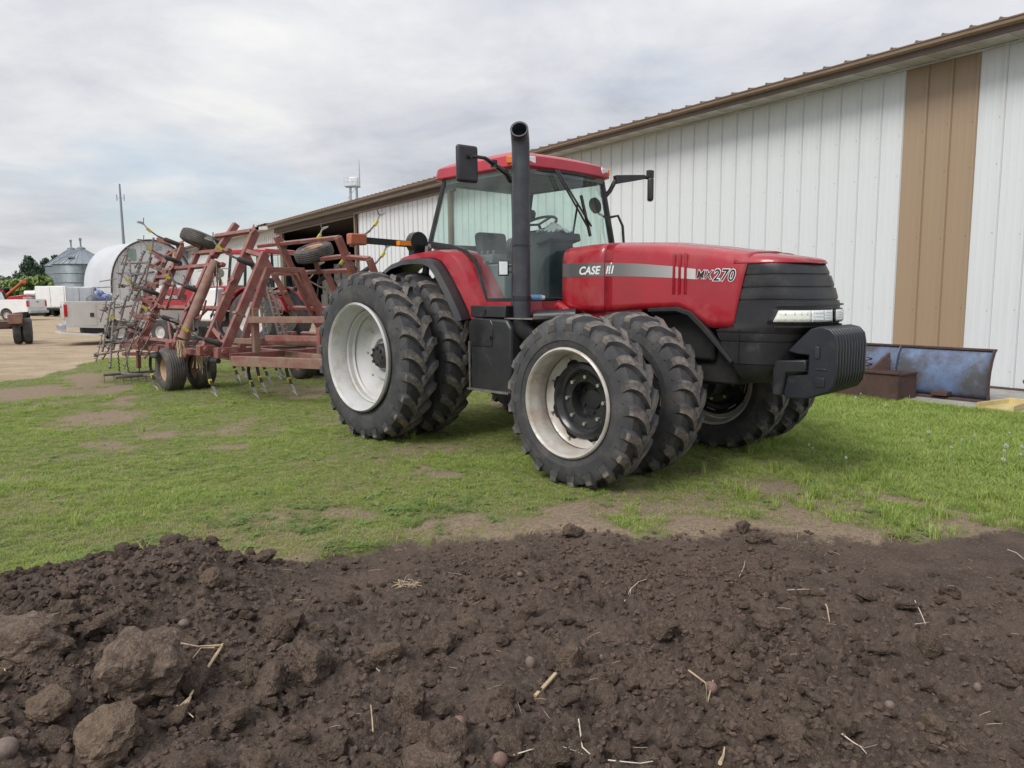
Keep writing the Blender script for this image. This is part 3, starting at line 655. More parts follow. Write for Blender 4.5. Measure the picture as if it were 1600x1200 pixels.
# hood side profile as section points for a station u, from lower edge up to the crown
hb=[(2.02,1.46),(2.58,1.46),(3.0,1.49),(3.42,1.51),(3.56,1.46),(3.74,1.335),(3.93,1.335),(3.965,1.35)]
def hbot(u): return float(np.interp(u,[a for a,_ in hb],[b for _,b in hb]))
def sect(u,zb,off=0.):
    zt=ztop(u)+off; w_=ubend(u)+off; P=[]
    for z in np.linspace(zb,zt-.20,8): P.append((w_-.003*((z-1.75)/.3)**2,z))
    for (a,b) in ((.0,.155),(.006,.115),(.016,.08),(.034,.05),(.062,.028),(.105,.014),(.17,.005),(.27,.001),(.36,0.)): P.append((w_-.006-a,zt-b))
    P.append((0.0,zt+.008)); return P
def hood_shell(us,zbf,name,mt,parent=tractor,front=None):
    m=MB(); rows=[]
    for u in us:
        S=sect(u,zbf(u)); L_=[]
        for v,z in S:
            uu=u
            if front and u>3.90:   # forward edge follows the slanted grille line
                uf=3.965+(z-1.34)*.215; uu=3.90+(u-3.90)*(uf-3.90)/(4.05-3.90)
            L_.append(t(uu,v,z))
        rows.append(L_+[Vector((p.x,-p.y,p.z)) for p in L_[:-1][::-1]])
    m.grid(rows); return m.build(name,M[mt],parent,50)
hood1=hood_shell([2.03,2.1,2.3,2.5,2.577],hbot,'hood_side_panel','red')
hood=hood_shell([2.583]+list(np.linspace(2.7,3.88,24))+[3.90,3.95,4.0,4.05],hbot,'hood','red',front=True)
for o in (hood1,hood):
    sf=o.modifiers.new('thick','SOLIDIFY'); sf.thickness=.012; sf.offset=-1
# hood top cap over the grille
m=MB(); rows=[]; ZE=1.882
def SW(u): return ubend(u)-.006
def SVZ(u):
    S=sect(u,1.6); zz__=[q[1] for q in S]; return float(np.interp(ZE,zz__,[q[0] for q in S]))
def SZ(u,v):
    S=sect(u,1.6); vv=[q[0] for q in S][::-1]; z_=[q[1] for q in S][::-1]; return float(np.interp(v,vv,z_))
wE=nosew(ZE)+.004; TE=tip(ZE)+.012
for q in range(15):
    k=math.sin(q/14*math.pi/2); u=3.955+(TE-3.955)*k; w_=wE*(1-min(1,max(0,(u-3.9)/(TE-3.9)))**3.1)**(1/3.1); bl=max(0,min(1,(u-3.955)/.30)); bl=bl*bl*(3-2*bl); w_=w_*bl+(SVZ(u)+.003)*(1-bl)
    top=ztop(u)+.010; 
    L_=[]
    for a in np.linspace(-math.pi/2,math.pi/2,25):
        s_=math.sin(a); n_=2.3; va=abs(s_)*SW(u); zz_=SZ(u,va); hh=ztop(u)+.0095-ZE; bl2=bl; zsec=SZ(u,abs(s_)*SVZ(u)); d0=(ztop(u)+.008-zsec); drop=d0*(1-bl2)+bl2*(ztop(u)+.008-zz_)*min(1,hh/.16); L_.append(t(u,w_*s_,ZE-.004+max(0,(hh-drop))*(1-k**16)))
    rows.append(L_)
m.grid(rows)
cap=m.build('hood_nose_cap',M['red'],tractor,60); sf=cap.modifiers.new('thick','SOLIDIFY'); sf.thickness=.01; sf.offset=-1
# black nose shell with recessed joints
m=MB(); rows=[]; zs=[]
joints=[1.785,1.68,1.575,1.30,1.225]
zz=list(np.arange(1.04,1.89,.035))+[1.882]
for z in zz:
    if min(abs(z-j) for j in joints)>.016: zs.append((z,0.))
for j in joints: zs+=[(j-.010,.002),(j-.006,-.012),(j+.002,-.012),(j+.006,-.004)]
zs.sort(); FS=list(np.linspace(0,2,49))
for z,off in zs:
    L_=[]
    u0=3.965+(z-1.34)*.215-.05 if z>1.335 else float(np.interp(z,[1.04,1.335],[3.93,3.80]))
    for f in FS: L_.append(nose(z,f,off+ (-.017 if z>1.34 else -.006),u0))
    rows.append(L_)
m.grid(rows); m.build('grille_shroud',M['black'],tractor,40)
m=MB(); rows=[]
for z,k in ((1.035,-.004),(.96,-.012),(.90,-.03),(.87,-.07)):
    rows.append([nose(z,f,k,3.97+(1.04-z)*.35) for f in FS])
m.grid(rows); c_=rows[-1]; m.add(c_,[tuple(range(len(c_)))]); m.build('lower_shroud',M['black'],tractor,40)
m=MB()
for sg in (1,-1): m.beam(t(4.03,sg*.4765,1.06),t(4.03,sg*.4765,1.33),.006,.006)
m.build('shroud_seam',M['gloss'],tractor)
# skirt strut along wheel cut-out
for sg in (1,-1):
    m=MB(); P=[(3.10,1.500),(3.42,1.515),(3.56,1.475),(3.72,1.34),(3.98,1.06),(3.965,1.035),(3.68,1.315),(3.53,1.44),(3.41,1.475),(3.10,1.465)]
    m.prism([t(u,sg*.49,z) for u,z in P],t(0,-sg*.05,0)); m.prism([t(u-.02,sg*.41,z-.02) for u,z in P],t(0,-sg*.03,0)); m.build('hood_skirt',M['soot'],tractor,bevel=.006)
m=MB()
for sg in (1,-1): m.prism([t(2.05,sg*.44,1.40),t(3.0,sg*.44,1.42),t(3.0,sg*.44,1.5),t(2.05,sg*.44,1.5)],t(0,-sg*.03,0))
m.build('frame_rail',M['red'],tractor)
m=MB(); m.box(t(2.85,0,1.25),(1.7,.62,.44)); m.build('engine',M['soot'],tractor,bevel=.03)
M['reflc']=mat('lamp_reflector',(.85,.86,.85),.2,.4)
# headlights
def lens_strip(v0,v1,z0,z1,off,name,mt,parent,slant=0.,nseg=10,thick=.012):
    m=MB(); rows=[]
    for k in range(4):
        z=z0+(z1-z0)*k/3; L_=[]
        for i in range(nseg+1):
            v=v0+(v1-v0)*i/nseg
            if slant and i==0: v=v0-slant*(k/3)
            L_.append(nose_by_v(z,v,off))
        rows.append(L_)
    m.grid(rows); o=m.build(name,M[mt],parent,40); sf=o.modifiers.new('thick','SOLIDIFY'); sf.thickness=thick; sf.offset=-1; return o
for sg in (1,-1):
    h=lens_strip(sg*.458,sg*.018,1.388,1.502,.003,'headlight','gloss',tractor,slant=sg*.012)
    m=MB()
    for a_,b_,nx_,nz_,r_ in ((.44,.31,4,2,.014),(.288,.178,6,3,.008),(.158,.048,6,4,.006)):
        for i_ in range(nx_):
            for k_ in range(nz_):
                v_=a_+(b_-a_)*(i_+.5)/nx_; z_=1.402+.086*(k_+.5)/nz_; p_=nose_by_v(z_,sg*v_,.0105); q_=nose_by_v(z_,sg*v_,.03); m.disc(p_,(q_-p_),r_,.004,7)
    dd_=m.build('reflector_cells',M['reflc'],h); dd_['kind']='stuff'
    lens_strip(sg*.455,sg*.30,1.398,1.492,.010,'lamp_lens','lensy',h,slant=sg*.012)
    lens_strip(sg*.296,sg*.17,1.398,1.492,.010,'lamp_lens','lens',h)
    lens_strip(sg*.166,sg*.04,1.398,1.492,.010,'lamp_lens','lens',h)
m=MB()
for z in (1.36,1.533): 
    rows=[[nose(z+dz,f,of) for f in np.linspace(.3,1.7,33)] for dz,of in ((-.008,.0),(-.006,.012),(.006,.012),(.008,.0))]; m.grid(rows)
m.build('headlight_trim',M['black'],tractor,40)
# decals
def stripe_mat():
    m=bpy.data.materials.new('stripe_print'); m.use_nodes=True; T=m.node_tree;n=T.nodes;l=T.links;b=n['Principled BSDF']; b.inputs['Roughness'].default_value=.3; b.inputs['Coat Weight'].default_value=.5
    tc=n.new('ShaderNodeTexCoord'); s_=n.new('ShaderNodeSeparateXYZ'); l.new(tc.outputs['Object'],s_.inputs[0]); mr=n.new('ShaderNodeMapRange'); mr.inputs[1].default_value=2.0; mr.inputs[2].default_value=3.75; l.new(s_.outputs[0],mr.inputs[0])
    cr=n.new('ShaderNodeValToRGB'); e=cr.color_ramp.elements; e[0].color=(.085,.08,.075,1); e[1].color=(.62,.61,.58,1); q=e.new(.45); q.color=(.13,.125,.12,1); q=e.new(.75); q.color=(.33,.32,.31,1); l.new(mr.outputs[0],cr.inputs[0]); l.new(cr.outputs[0],b.inputs['Base Color']); return m
M['stripe']=stripe_mat()
def hside(u,z,off=.003):
    return t(u,ubend(u)-.003*((z-1.75)/.3)**2+off,z)
def strtop(u): return float(np.interp(u,[2.03,2.6,3.0,3.4,3.66,3.72],[1.945,1.935,1.912,1.873,1.838,1.828]))
def strbot(u): return float(np.interp(u,[2.03,2.6,3.0,3.4,3.66,3.72],[1.808,1.805,1.793,1.771,1.752,1.748]))
for a,b,par in ((2.035,2.575,hood1),(2.587,3.60,hood)):
    m=MB(); rows=[]
    for u in np.linspace(a,b,14):
        rows.append([hside(u+(.03 if (u>3.65 and k==1) else 0),zb) for k,zb in enumerate((strbot(u),strtop(u)))])
    m.grid(rows); m.build('stripe',M['stripe'],par,recalc=False)
BB=[None]
def place_text(me,mt,u,z,wid,hei,off,name,slope=0.,par=None,ref=None):
    co=np.empty(len(me.vertices)*3); me.vertices.foreach_get('co',co); co=co.reshape(-1,3)
    x0,x1=co[:,0].min(),co[:,0].max(); y0,y1=co[:,1].min(),co[:,1].max()
    if ref: x0,x1,y0,y1=ref
    sx_=wid/(x1-x0); sy_=hei/(y1-y0); BB[0]=(x0,x1,y0,y1)
    for i,v in enumerate(me.vertices):
        a=(co[i,0]-x0)*sx_; b=(co[i,1]-y0)*sy_; uu=u+a; z_=z+b+slope*a
        v.co=hside(uu,z_,off)
    me.materials.clear(); me.materials.append(M[mt]); o=bpy.data.objects.new(name,me); COL.objects.link(o); o.parent=par or tractor; return o
place_text(text_mesh('CASE',1,.25,.028),'vwhite',2.262,1.825,.275,.082,.006,'lettering',par=hood1)
m=MB()
def bar(u,z0,z1,w_=.017,sh=.25,off=.006):
    q=[(u,z0),(u+w_,z0),(u+w_+(z1-z0)*sh,z1),(u+(z1-z0)*sh,z1)]; m.add([hside(a,b,off) for a,b in q],[(0,1,2,3)])
bar(2.600,1.828,1.905); bar(2.632,1.850,1.905); bar(2.632,1.828,1.846,.017,.25); bar(2.664,1.828,1.905); bar(2.656,1.915,1.935,.016)
m.build('emblem',M['vwhite'],hood,recalc=False)
M['print_black']=mat('black_print',(.02,.02,.022),.35)
for bd,u0_,z0_,w_,h_,ofs in (('MX',3.612,1.764,.160,.072,.018),('270',3.772,1.742,.212,.100,.048)):
    place_text(text_mesh(bd,1,.28,.004,spacing=1.15 if bd=='MX' else 1.06),'print_black',u0_,z0_,w_,h_,.0085,'lettering',-.045,hood)
    place_text(text_mesh(bd,1,.28,.055,spacing=1.15 if bd=='MX' else 1.06),'vwhite',u0_,z0_,w_,h_,.005,'lettering_outline',-.045,hood,BB[0])
m=MB()
for u in (3.375,3.435,3.495):
    rows=[]
    for z,k in ((1.625,0),(1.645,1),(1.80,1),(1.975,.9),(1.99,0)):
        kk=k*.016; rows.append([hside(u-.018,z,.001),hside(u-.012,z,.001+kk*.2),hside(u+.010,z,.001+kk),hside(u+.016,z,.001)])
    m.grid(rows)
    m.build('vent_louver',M['red'],hood,50); m=MB()
# ---------------- cab
TL=.11  # inward lean of the cab sides per metre
def cs(x,y,ex=0.): 
    u,v,z=side(x,y,.855+ex,TL,1.57); return t(u,v,z)
def cv(z): return .855-TL*(z-1.57)
def cp(u,z,sg=1,ex=0.): return t(u,sg*(cv(z)+ex),z)
cabp=[(.21,2.24),(.42,2.95),(1.56,2.95),(1.70,1.58),(1.27,1.58),(1.05,2.0),(.86,2.12),(.63,2.18)]
for sg in (1,-1):
    m=MB(); m.add([cp(u,z,sg) for u,z in cabp],[tuple(range(len(cabp)))]); m.build('side_window',M['glass'],tractor,recalc=False)
    # frame around the glass
    m=MB(); loop=cabp+[cabp[0]]
    for (a,b),(c_,d) in zip(loop,loop[1:]): m.beam(cp(a,b,sg,.004),cp(c_,d,sg,.004),.028,.035)
    m.build('window_frame',M['black'],tractor)
    m=MB(); m.tube([cp(1.70,1.50,sg,.0),cp(1.70,1.6,sg,.0),cp(1.645,2.25,sg,0),cp(1.55,2.96,sg,0)],.035,8); m.build('front_pillar',M['black'],tractor,40)
    m=MB(); m.tube([cp(.10,1.9,sg,-.03),cp(.19,2.24,sg,-.02),cp(.40,2.96,sg,-.02)],.03,8); m.build('rear_pillar',M['black'],tractor,40)
# windscreen: curved between front pillars
m=MB(); rows=[]
for z in np.linspace(1.58,2.93,8):
    ue=float(np.interp(z,[1.58,2.95],[1.715,1.565])); rows.append([t(ue+.20*(1-(g)**2)*(1 if z<2.5 else 1-.25*(z-2.5)/.45),g*(cv(z)-.02),z) for g in np.linspace(1,-1,17)])
m.grid(rows); wsn=m.build('windscreen',M['glass'],tractor,60,recalc=False)
for r_,nm in ((rows[-1],'top'),(rows[0],'bottom')):
    m=MB(); m.tube(r_,.022,6); m.build('windscreen_seal',M['black'],tractor,40)
m=MB(); m.add([t(.22,.80,2.2),t(.42,.70,2.93),t(.42,-.70,2.93),t(.22,-.80,2.2)],[(0,1,2,3)]); m.build('rear_window',M['glass'],tractor,recalc=False)
m=MB(); m.beam(t(.22,.8,2.2),t(.22,-.8,2.2),.05,.05); m.beam(t(.12,.8,1.75),t(.2,.8,2.2),.05,.05); m.box(t(.15,0,1.9),(.08,1.3,.6)); m.build('cab_rear_wall',M['cab'],tractor)
m=MB(); m.beam(t(1.0,.0,1.47),t(1.72,.0,1.47),1.66,.16); m.box(t(.7,0,1.72),(1.1,1.16,.5)); m.build('cab_floor',M['cab'],tractor,bevel=.02)
m=MB()
for sg in (1,-1):
    m.prism([t(1.02,sg*.84,1.44),t(2.06,sg*.55,1.44),t(2.06,sg*.55,1.565),t(1.72,sg*.85,1.565),t(1.16,sg*.865,1.565)],t(0,0,0.001))
    m.prism([t(1.08,sg*.87,1.43),t(1.74,sg*.87,1.43),t(1.74,sg*.87,1.565),t(1.12,sg*.87,1.565)],t(0,-sg*.04,0))
    m.prism([t(1.74,sg*.87,1.43),t(2.05,sg*.53,1.43),t(2.05,sg*.53,1.565),t(1.74,sg*.87,1.565)],t(-.03,-sg*.03,0))
m.build('cab_sill',M['red'],tractor)
m=MB()
m.tube([t(1.80,.60,1.44),t(2.03,.53,1.52),t(2.13,.53,1.45),t(2.2,.55,1.38)],[.05,.055,.05,.045],10); m.build('step_bracket',M['red'],tractor,40)
# dash + firewall between hood and cab
m=MB(); m.prism([t(2.02,.44,1.57),t(2.02,.44,2.04),t(1.99,.30,2.12),t(1.99,-.30,2.12),t(2.02,-.44,2.04),t(2.02,-.44,1.57)],t(-.04,0,0)); m.build('firewall',M['gloss'],tractor)
m=MB(); m.box(t(1.42,0,1.95),(.30,.40,.75)); m.box(t(1.52,0,2.24),(.24,.5,.09),rot=Matrix.Rotation(R(-12),3,'Y')); m.tube([t(1.36,0,1.6),t(1.22,0,2.36)],.05,8); m.build('steering_console',M['seat'],tractor,bevel=.03)
m=MB(); ctr=Vector(t(1.22,0,2.42)); nrm=Vector(t(-.35,0,.93)).normalized(); a_=Vector((0,1,0)); b_=nrm.cross(a_)
pp=[ctr+(a_*math.cos(q*math.pi/14)+b_*math.sin(q*math.pi/14))*.21 for q in range(29)]; m.tube(pp,.016,8,cap=False)
for q in (3,13,21): m.beam(ctr,ctr+(a_*math.cos(q*math.pi/14)+b_*math.sin(q*math.pi/14))*.21,.03,.015,nrm)
m.build('steering_wheel',M['black'],tractor,40)
m=MB()
m.box(t(.62,0,1.98),(.52,.52,.14)); m.box(t(.42,0,2.17),(.12,.46,.42),rot=Matrix.Rotation(R(-8),3,'Y')); m.build('operator_seat',M['seat'],tractor,bevel=.05,seg=3)
m=MB(); m.box(t(.78,.46,2.03),(.55,.22,.10)); m.box(t(.62,.52,1.85),(.75,.22,.32)); 
for i in range(6): m.tube([t(.72+i*.05,.44+.03*(i%2),2.08),t(.73+i*.05,.44+.03*(i%2),2.13)],.009,6)
m.build('armrest_console',M['cab'],tractor,bevel=.03)
m=MB(); m.tube([t(1.0,-.4,1.7),t(1.2,-.55,2.1),t(1.28,-.6,2.7)],.012,6); m.disc(t(.55,-.55,2.62),(0,1,0),.06,.05,14); m.build('cab_fittings',M['black'],tractor,40)
m=MB(); m.tube([t(1.60,-.60,2.55),t(1.70,-.62,2.50),t(1.74,-.66,2.35),t(1.72,-.70,2.2),t(1.62,-.72,2.14)],.014,6); m.build('grab_handle',M['black'],tractor,40)
m=MB(); m.tube([t(1.60,-.80,2.52),t(1.66,-.88,2.54),t(1.70,-.92,2.42),t(1.74,-.93,1.9),t(1.74,-.93,1.5)],.016,8); m.build('grab_rail',M['gloss'],tractor,40)
m=MB()
for (a,b,c_,d) in ((1.74,.30,1.90,-.05),(1.74,.26,1.90,-.12)):
    m.tube([t(a+.02,b,2.93),t(1.83,b-.08,2.75),t(1.90,d,2.36)],.011,6)
m.box(t(1.87,-.06,2.47),(.02,.03,.45),rot=Matrix.Rotation(R(20),3,'X')); m.build('wiper',M['gloss'],tractor,40)
m=MB(); m.disc(t(1.70,-.42,2.62),(1,0,.2),.09,.03,16); m.build('inside_mirror',M['black'],tractor,40)
# roof
def rrect(u0,u1,w_,rad_f,rad_r,z,n=6,dz=None):
    P=[]
    for cu,cvv,a0,r_ in ((u1,w_,0,rad_f),(u1,-w_,1,rad_f),(u0,-w_,2,rad_r),(u0,w_,3,rad_r)):
        for k in range(n+1):
            a=math.pi/2*k/n
            if a0==0: du,dv=r_*math.sin(math.pi/2-a*-1-0) if False else 0,0
    return P
def ringpts(u0,u1,w_,rf,rr_,z,n=5,bul=.07):
    P=[]
    def arc(cu,cv_,r_,a0):
        for k in range(n+1):
            a=a0+math.pi/2*k/n; P.append((cu+r_*math.cos(a),cv_+r_*math.sin(a)))
    arc(u1-rf,w_-rf,rf,0) ; 
    P=P[::-1] if False else P
    arc(u0+rr_,w_-rr_,rr_,math.pi/2); arc(u0+rr_,-w_+rr_,rr_,math.pi); arc(u1-rf,-w_+rf,rf,3*math.pi/2)
    # insert bulge on the front edge
    Q=[]
    for u,v in P:
        b=bul*(1-(v/w_)**2) if u>(u0+u1)/2 else 0
        Q.append(t(u+b,v,z))
    # extra front points
    for g in np.linspace(-.7,.7,7): Q.append(t(u1+bul*(1-g*g),g*w_,z))
    return Q
RU0,RU1=.24,1.66
m=MB(); m.grid([ringpts(RU0+.05,RU1-.03,.71,.10,.12,2.930),ringpts(RU0-.005,RU1+.01,.76,.12,.13,2.945),ringpts(RU0-.01,RU1+.015,.765,.12,.13,2.955),ringpts(RU0+.02,RU1-.005,.755,.12,.13,3.055),ringpts(RU0+.035,RU1-.02,.745,.12,.13,3.068),ringpts(RU0+.14,RU1-.14,.66,.12,.14,3.112),ringpts(RU0+.30,RU1-.35,.50,.12,.14,3.14),ringpts(RU0+.60,RU1-.65,.15,.04,.04,3.148,bul=.01)],closeu=True)
roof=m.build('cab_roof',M['redroof'],tractor,28)
m=MB(); m.grid([ringpts(RU0+.05,RU1-.03,.715,.1,.12,2.935),ringpts(RU0+.05,RU1-.05,.70,.1,.12,2.885),ringpts(RU0+.10,RU1-.10,.66,.1,.12,2.895)],closeu=True); P=ringpts(RU0+.10,RU1-.10,.66,.1,.12,2.905); m.add(P,[tuple(range(24+0))]); m.build('roof_underside',M['liner'],tractor)
m=MB(); m.box(t(.95,0,2.91),(1.15,1.28,.03)); m.build('headliner',M['liner'],tractor)
for sg in (1,-1):
    m=MB(); m.box(t(1.595,sg*.733,3.012),(.17,.04,.078),rot=Matrix.Rotation(R(sg*32),3,'Z')); m.build('turn_lamp',M['amber'],roof,bevel=.01)
    m=MB(); m.box(t(1.672,sg*.600,3.012),(.04,.15,.078),rot=Matrix.Rotation(R(sg*-12),3,'Z')); m.build('work_lamp',M['lens'],roof,bevel=.01)
# fenders
def fender(sg):
    outer=[(-.42,1.80),(-.30,1.93),(-.18,2.02),(-.05,2.085),(.15,2.115),(.35,2.13),(.62,2.14),(.82,2.11),(.95,2.02),(1.05,1.90),(1.17,1.74),(1.33,1.50),(1.38,1.40)]
    inner=[(-.46,1.76),(-.36,1.86),(-.24,1.94),(-.10,2.00),(.15,2.045),(.35,2.05),(.56,2.04),(.68,2.00),(.78,1.91),(.88,1.79),(.99,1.65),(1.12,1.46),(1.16,1.38)]
    m=MB(); rows=[]
    for (a,b),(c_,d) in zip(outer,inner):
        rows.append([t(a,sg*.60,b+.01),t(a,sg*.94,b),t(a+(c_-a)*.12,sg*.985,b+(d-b)*.12),t(a+(c_-a)*.9,sg*1.00,b+(d-b)*.9),t(c_,sg*.985,d),t(c_,sg*.60,d)])
    m.grid(rows); m.add(rows[0],[(0,1,2,3,4,5)]); m.add(rows[-1],[(5,4,3,2,1,0)]); o=m.build('fender',M['red'],tractor,40)
    m=MB(); rows=[]
    in2=[(a-(0 if i<6 else 0),b) for i,(a,b) in enumerate(inner)]
    for i,(c_,d) in enumerate(in2):
        a=Vector((c_-.0,d)); cen=Vector((.1,.95)); dr=(a-cen).normalized(); k=.065
        a0=a+dr*.004; a1=a-dr*k
        rows.append([t(a0.x,sg*.99,a0.y),t(a0.x,sg*1.12,a0.y-.01),t(a1.x,sg*1.15,a1.y),t(a1.x+.0,sg*1.13,a1.y),t(a0.x-dr.x*.02,sg*1.10,a0.y-dr.y*.02-.01),t(a0.x-dr.x*.03,sg*.7,a0.y-dr.y*.03)])
    m.grid(rows); m.build('fender_extension',M['black'],tractor,40)
fender(1); fender(-1)
# warning light arm
for sg in (1,-1):
    m=MB(); m.lathe([(-.05,0),(-.05,.13),(.05,.13),(.05,0)],c=t(-.02,sg*.80,2.25),ax=(1,0,0),n=20); m.box(t(-.02,sg*.78,2.16),(.1,.22,.14)); br=m.build('lamp_bracket',M['black'],tractor,bevel=.006)
    if sg>0:
        m=MB(); m.beam(t(-.06,.88,2.235),t(-.06,1.50,2.255),.05,.072); m.build('warning_arm',M['black'],tractor,bevel=.004)
        m=MB(); m.box(t(-.02,.985,2.238),(.10,.20,.052)); m.build('reflector',M['orange'],tractor)
        m=MB(); m.box(t(-.06,1.60,2.262),(.10,.21,.125)); m.build('warning_lamp',mat('faded_red_lamp',(.42,.10,.04),.4,c2=(.25,.10,.06),scale=12),tractor,bevel=.015)
# exhaust
EX=(1.885,.93)
m=MB(); m.tube([t(*EX,1.40),t(*EX,1.5),t(*EX,2.95),t(EX[0],EX[1],3.06),t(EX[0]+.008,EX[1]+.012,3.13),t(EX[0]+.03,EX[1]+.04,3.185),t(EX[0]+.075,EX[1]+.09,3.215)],[.088,.088,.088,.088,.089,.088,.088],24,cap=False)
m.lathe([(0,.085),(0,.072),(-.15,.070)],c=t(EX[0]+.075,EX[1]+.09,3.215),ax=t(.55,.65,.40),n=24); 
ex=m.build('exhaust_stack',M['stack'],tractor,50)
m=MB(); m.tube([t(*EX,1.40),t(EX[0],EX[1]-.01,1.30),t(EX[0]+.06,EX[1]-.08,1.22),t(EX[0]+.2,EX[1]-.22,1.2)],[.095,.10,.11,.11],20); m.tube([t(1.95,.80,1.40),t(2.35,.62,1.42)],[.075,.075],16); m.build('exhaust_elbow',M['black'],tractor,50)
m=MB(); m.box(t(1.93,.88,1.398),(.40,.30,.012)); m.build('exhaust_bracket',M['steel'],tractor)
m=MB(); m.lathe([(-.02,.091),(-.02,.097),(.02,.097),(.02,.091)],c=t(*EX,1.60),ax=(0,0,1),n=24); m.lathe([(-.008,.090),(-.008,.094),(.008,.094),(.008,.090)],c=t(*EX,2.12),ax=(0,0,1),n=24); m.build('exhaust_clamp',M['gloss'],tractor,50)
m=MB(); m.box(t(1.695,1.0,1.90),(.035,.105,.15),rot=Matrix.Rotation(R(-42),3,'Z')); led=m.build('led_lamp',M['gloss'],tractor,bevel=.006)
m=MB(); m.box(t(1.715,1.02,1.90),(.03,.085,.13),rot=Matrix.Rotation(R(-42),3,'Z')); m.build('lamp_lens',M['lens'],led,bevel=.003)
m=MB(); m.beam(t(1.70,.99,1.92),t(EX[0],EX[1],1.92),.02,.02); m.beam(t(1.70,.99,1.86),t(EX[0],EX[1],1.86),.02,.02); m.build('lamp_bracket',M['gloss'],tractor)
# mirrors
def mirror(sg,mu,mv,mz,rz,name='mirror'):
    A=t(1.56,sg*.74,2.86); Bp=t(mu,sg*mv,mz)
    m=MB(); m.box((0,0,0),(.06,.235,.345)); o=m.build('mirror',M['black'],tractor,bevel=.028,seg=3); o.location=Bp; o.rotation_euler=(0,0,rz)
    return o
mir=mirror(1,1.74,1.50,2.865,R(-6))
m=MB(); m.tube([t(1.56,.76,2.80),t(1.62,.88,2.86),t(1.70,1.10,2.90),t(1.745,1.28,2.945),t(1.78,1.44,2.935),t(1.785,1.50,2.93)],[.03,.032,.026,.018,.017,.017],8); m.disc(t(1.70,1.12,2.91),(0,0,1),.035,.07,10); m.disc(t(1.78,1.50,2.93),(1,0,0),.022,.05,10)
m.build('mirror_arm',M['gloss'],tractor,40)
mir2=mirror(-1,1.80,1.32,2.86,R(38)); mir2.scale=(1.2,.62,.78)
m=MB(); m.tube([t(1.58,-.72,2.74),t(1.62,-.78,2.82),t(1.66,-.83,2.94)],.028,8); m.beam(t(1.66,-.82,2.945),t(1.79,-1.22,3.0),.07,.10,taper=.5); m.tube([t(1.78,-1.2,3.0),t(1.80,-1.32,2.995)],.022,8); m.box(t(1.80,-1.31,3.04),(.06,.08,.09)); m.build('mirror_arm',M['gloss'],tractor,bevel=.006)
# fuel tank, battery box
m=MB(); m.prism([t(1.22,1.06,.64),t(1.84,1.06,.64),t(1.86,1.06,.90),t(1.86,1.06,1.30),t(1.79,1.06,1.39),t(1.30,1.06,1.40),t(1.24,1.06,1.36)],t(0,-.42,0)); tank=m.build('fuel_tank',M['black'],tractor,bevel=.03,seg=3)
m=MB(); m.prism([t(1.22,1.068,1.10),t(1.58,1.068,1.10),t(1.60,1.068,1.33),t(1.56,1.068,1.385),t(1.28,1.068,1.392),t(1.22,1.068,1.35)],t(0,-.02,0)); m.build('battery_cover',M['gloss'],tank,bevel=.008)
m=MB(); m.box(t(1.50,.90,1.465),(.54,.30,.12)); tb=m.build('tool_box',M['black'],tractor,bevel=.008)
m=MB(); m.box(t(1.45,1.055,1.46),(.04,.012,.05)); m.box(t(1.57,1.09,1.2),(.03,.012,.04)); m.build('latch',M['gloss'],tb)
m=MB(); m.box(t(1.53,1.0,.645),(.64,.20,.02)); m.box(t(1.235,1.075,.9),(.02,.015,.5)); m.build('step_edge',M['steel'],tank)
m=MB(); m.tube([t(1.93,.55,1.1),t(2.3,.55,1.1)],.16,16); m.tube([t(1.95,.45,.8),t(2.4,.5,.7)],.10,12); m.build('air_tank',M['black'],tractor,40)
# front weights
wb=MB(); 
for sg in (.36,-.28):
    wb.prism([t(4.28,sg,1.075),t(4.565,sg,1.095),t(4.565,sg,.995),t(4.40,sg,.98),t(4.37,sg,.785),t(4.285,sg,.785)],t(0,-.05,0))
wb.prism([t(4.18,.20,1.07),t(4.55,.20,1.09),t(4.55,.20,1.00),t(4.18,.20,.97)],t(0,-.48,0)); wb.build('weight_bracket',M['black'],tractor,bevel=.012)
wp=[(4.385,1.155),(4.575,1.345),(4.66,1.365),(4.74,1.348),(4.785,1.30),(4.80,1.22),(4.80,.98),(4.785,.90),(4.745,.845),(4.57,.775),(4.40,.765),(4.36,.80),(4.40,.96),(4.50,.97),(4.565,.975),(4.57,1.13),(4.47,1.135)]
wm=MB(); wm.prism([t(a,0,b) for a,b in wp],t(0,-.031,0)); wme=wm.mesh('front_weight',M['cast'],None)
NWT=11
for k in range(NWT):
    o=link('front_weight',wme,tractor,t(0,.325-k*.0548,0)); bb=o.modifiers.new('bevel','BEVEL'); bb.width=.011; bb.segments=3; bb.limit_method='ANGLE'; bb.angle_limit=R(30)
    if k==0:
        wme.polygons.foreach_set('use_smooth',[True]*len(wme.polygons)); wme.set_sharp_from_angle(angle=R(40))
m=MB(); m.prism([t(4.62,.327,1.21),t(4.66,.327,1.20),t(4.665,.327,1.11),t(4.625,.327,1.11)],t(0,.010,0)); m.prism([t(4.63,.327,.955),t(4.71,.327,.955),t(4.71,.327,.88),t(4.63,.327,.88)],t(0,.006,0)); m.prism([t(4.63,.327,1.03),t(4.72,.327,1.03),t(4.72,.327,1.015),t(4.63,.327,1.015)],t(0,.006,0)); m.build('cast_marks',M['gloss'],tractor,bevel=.004)
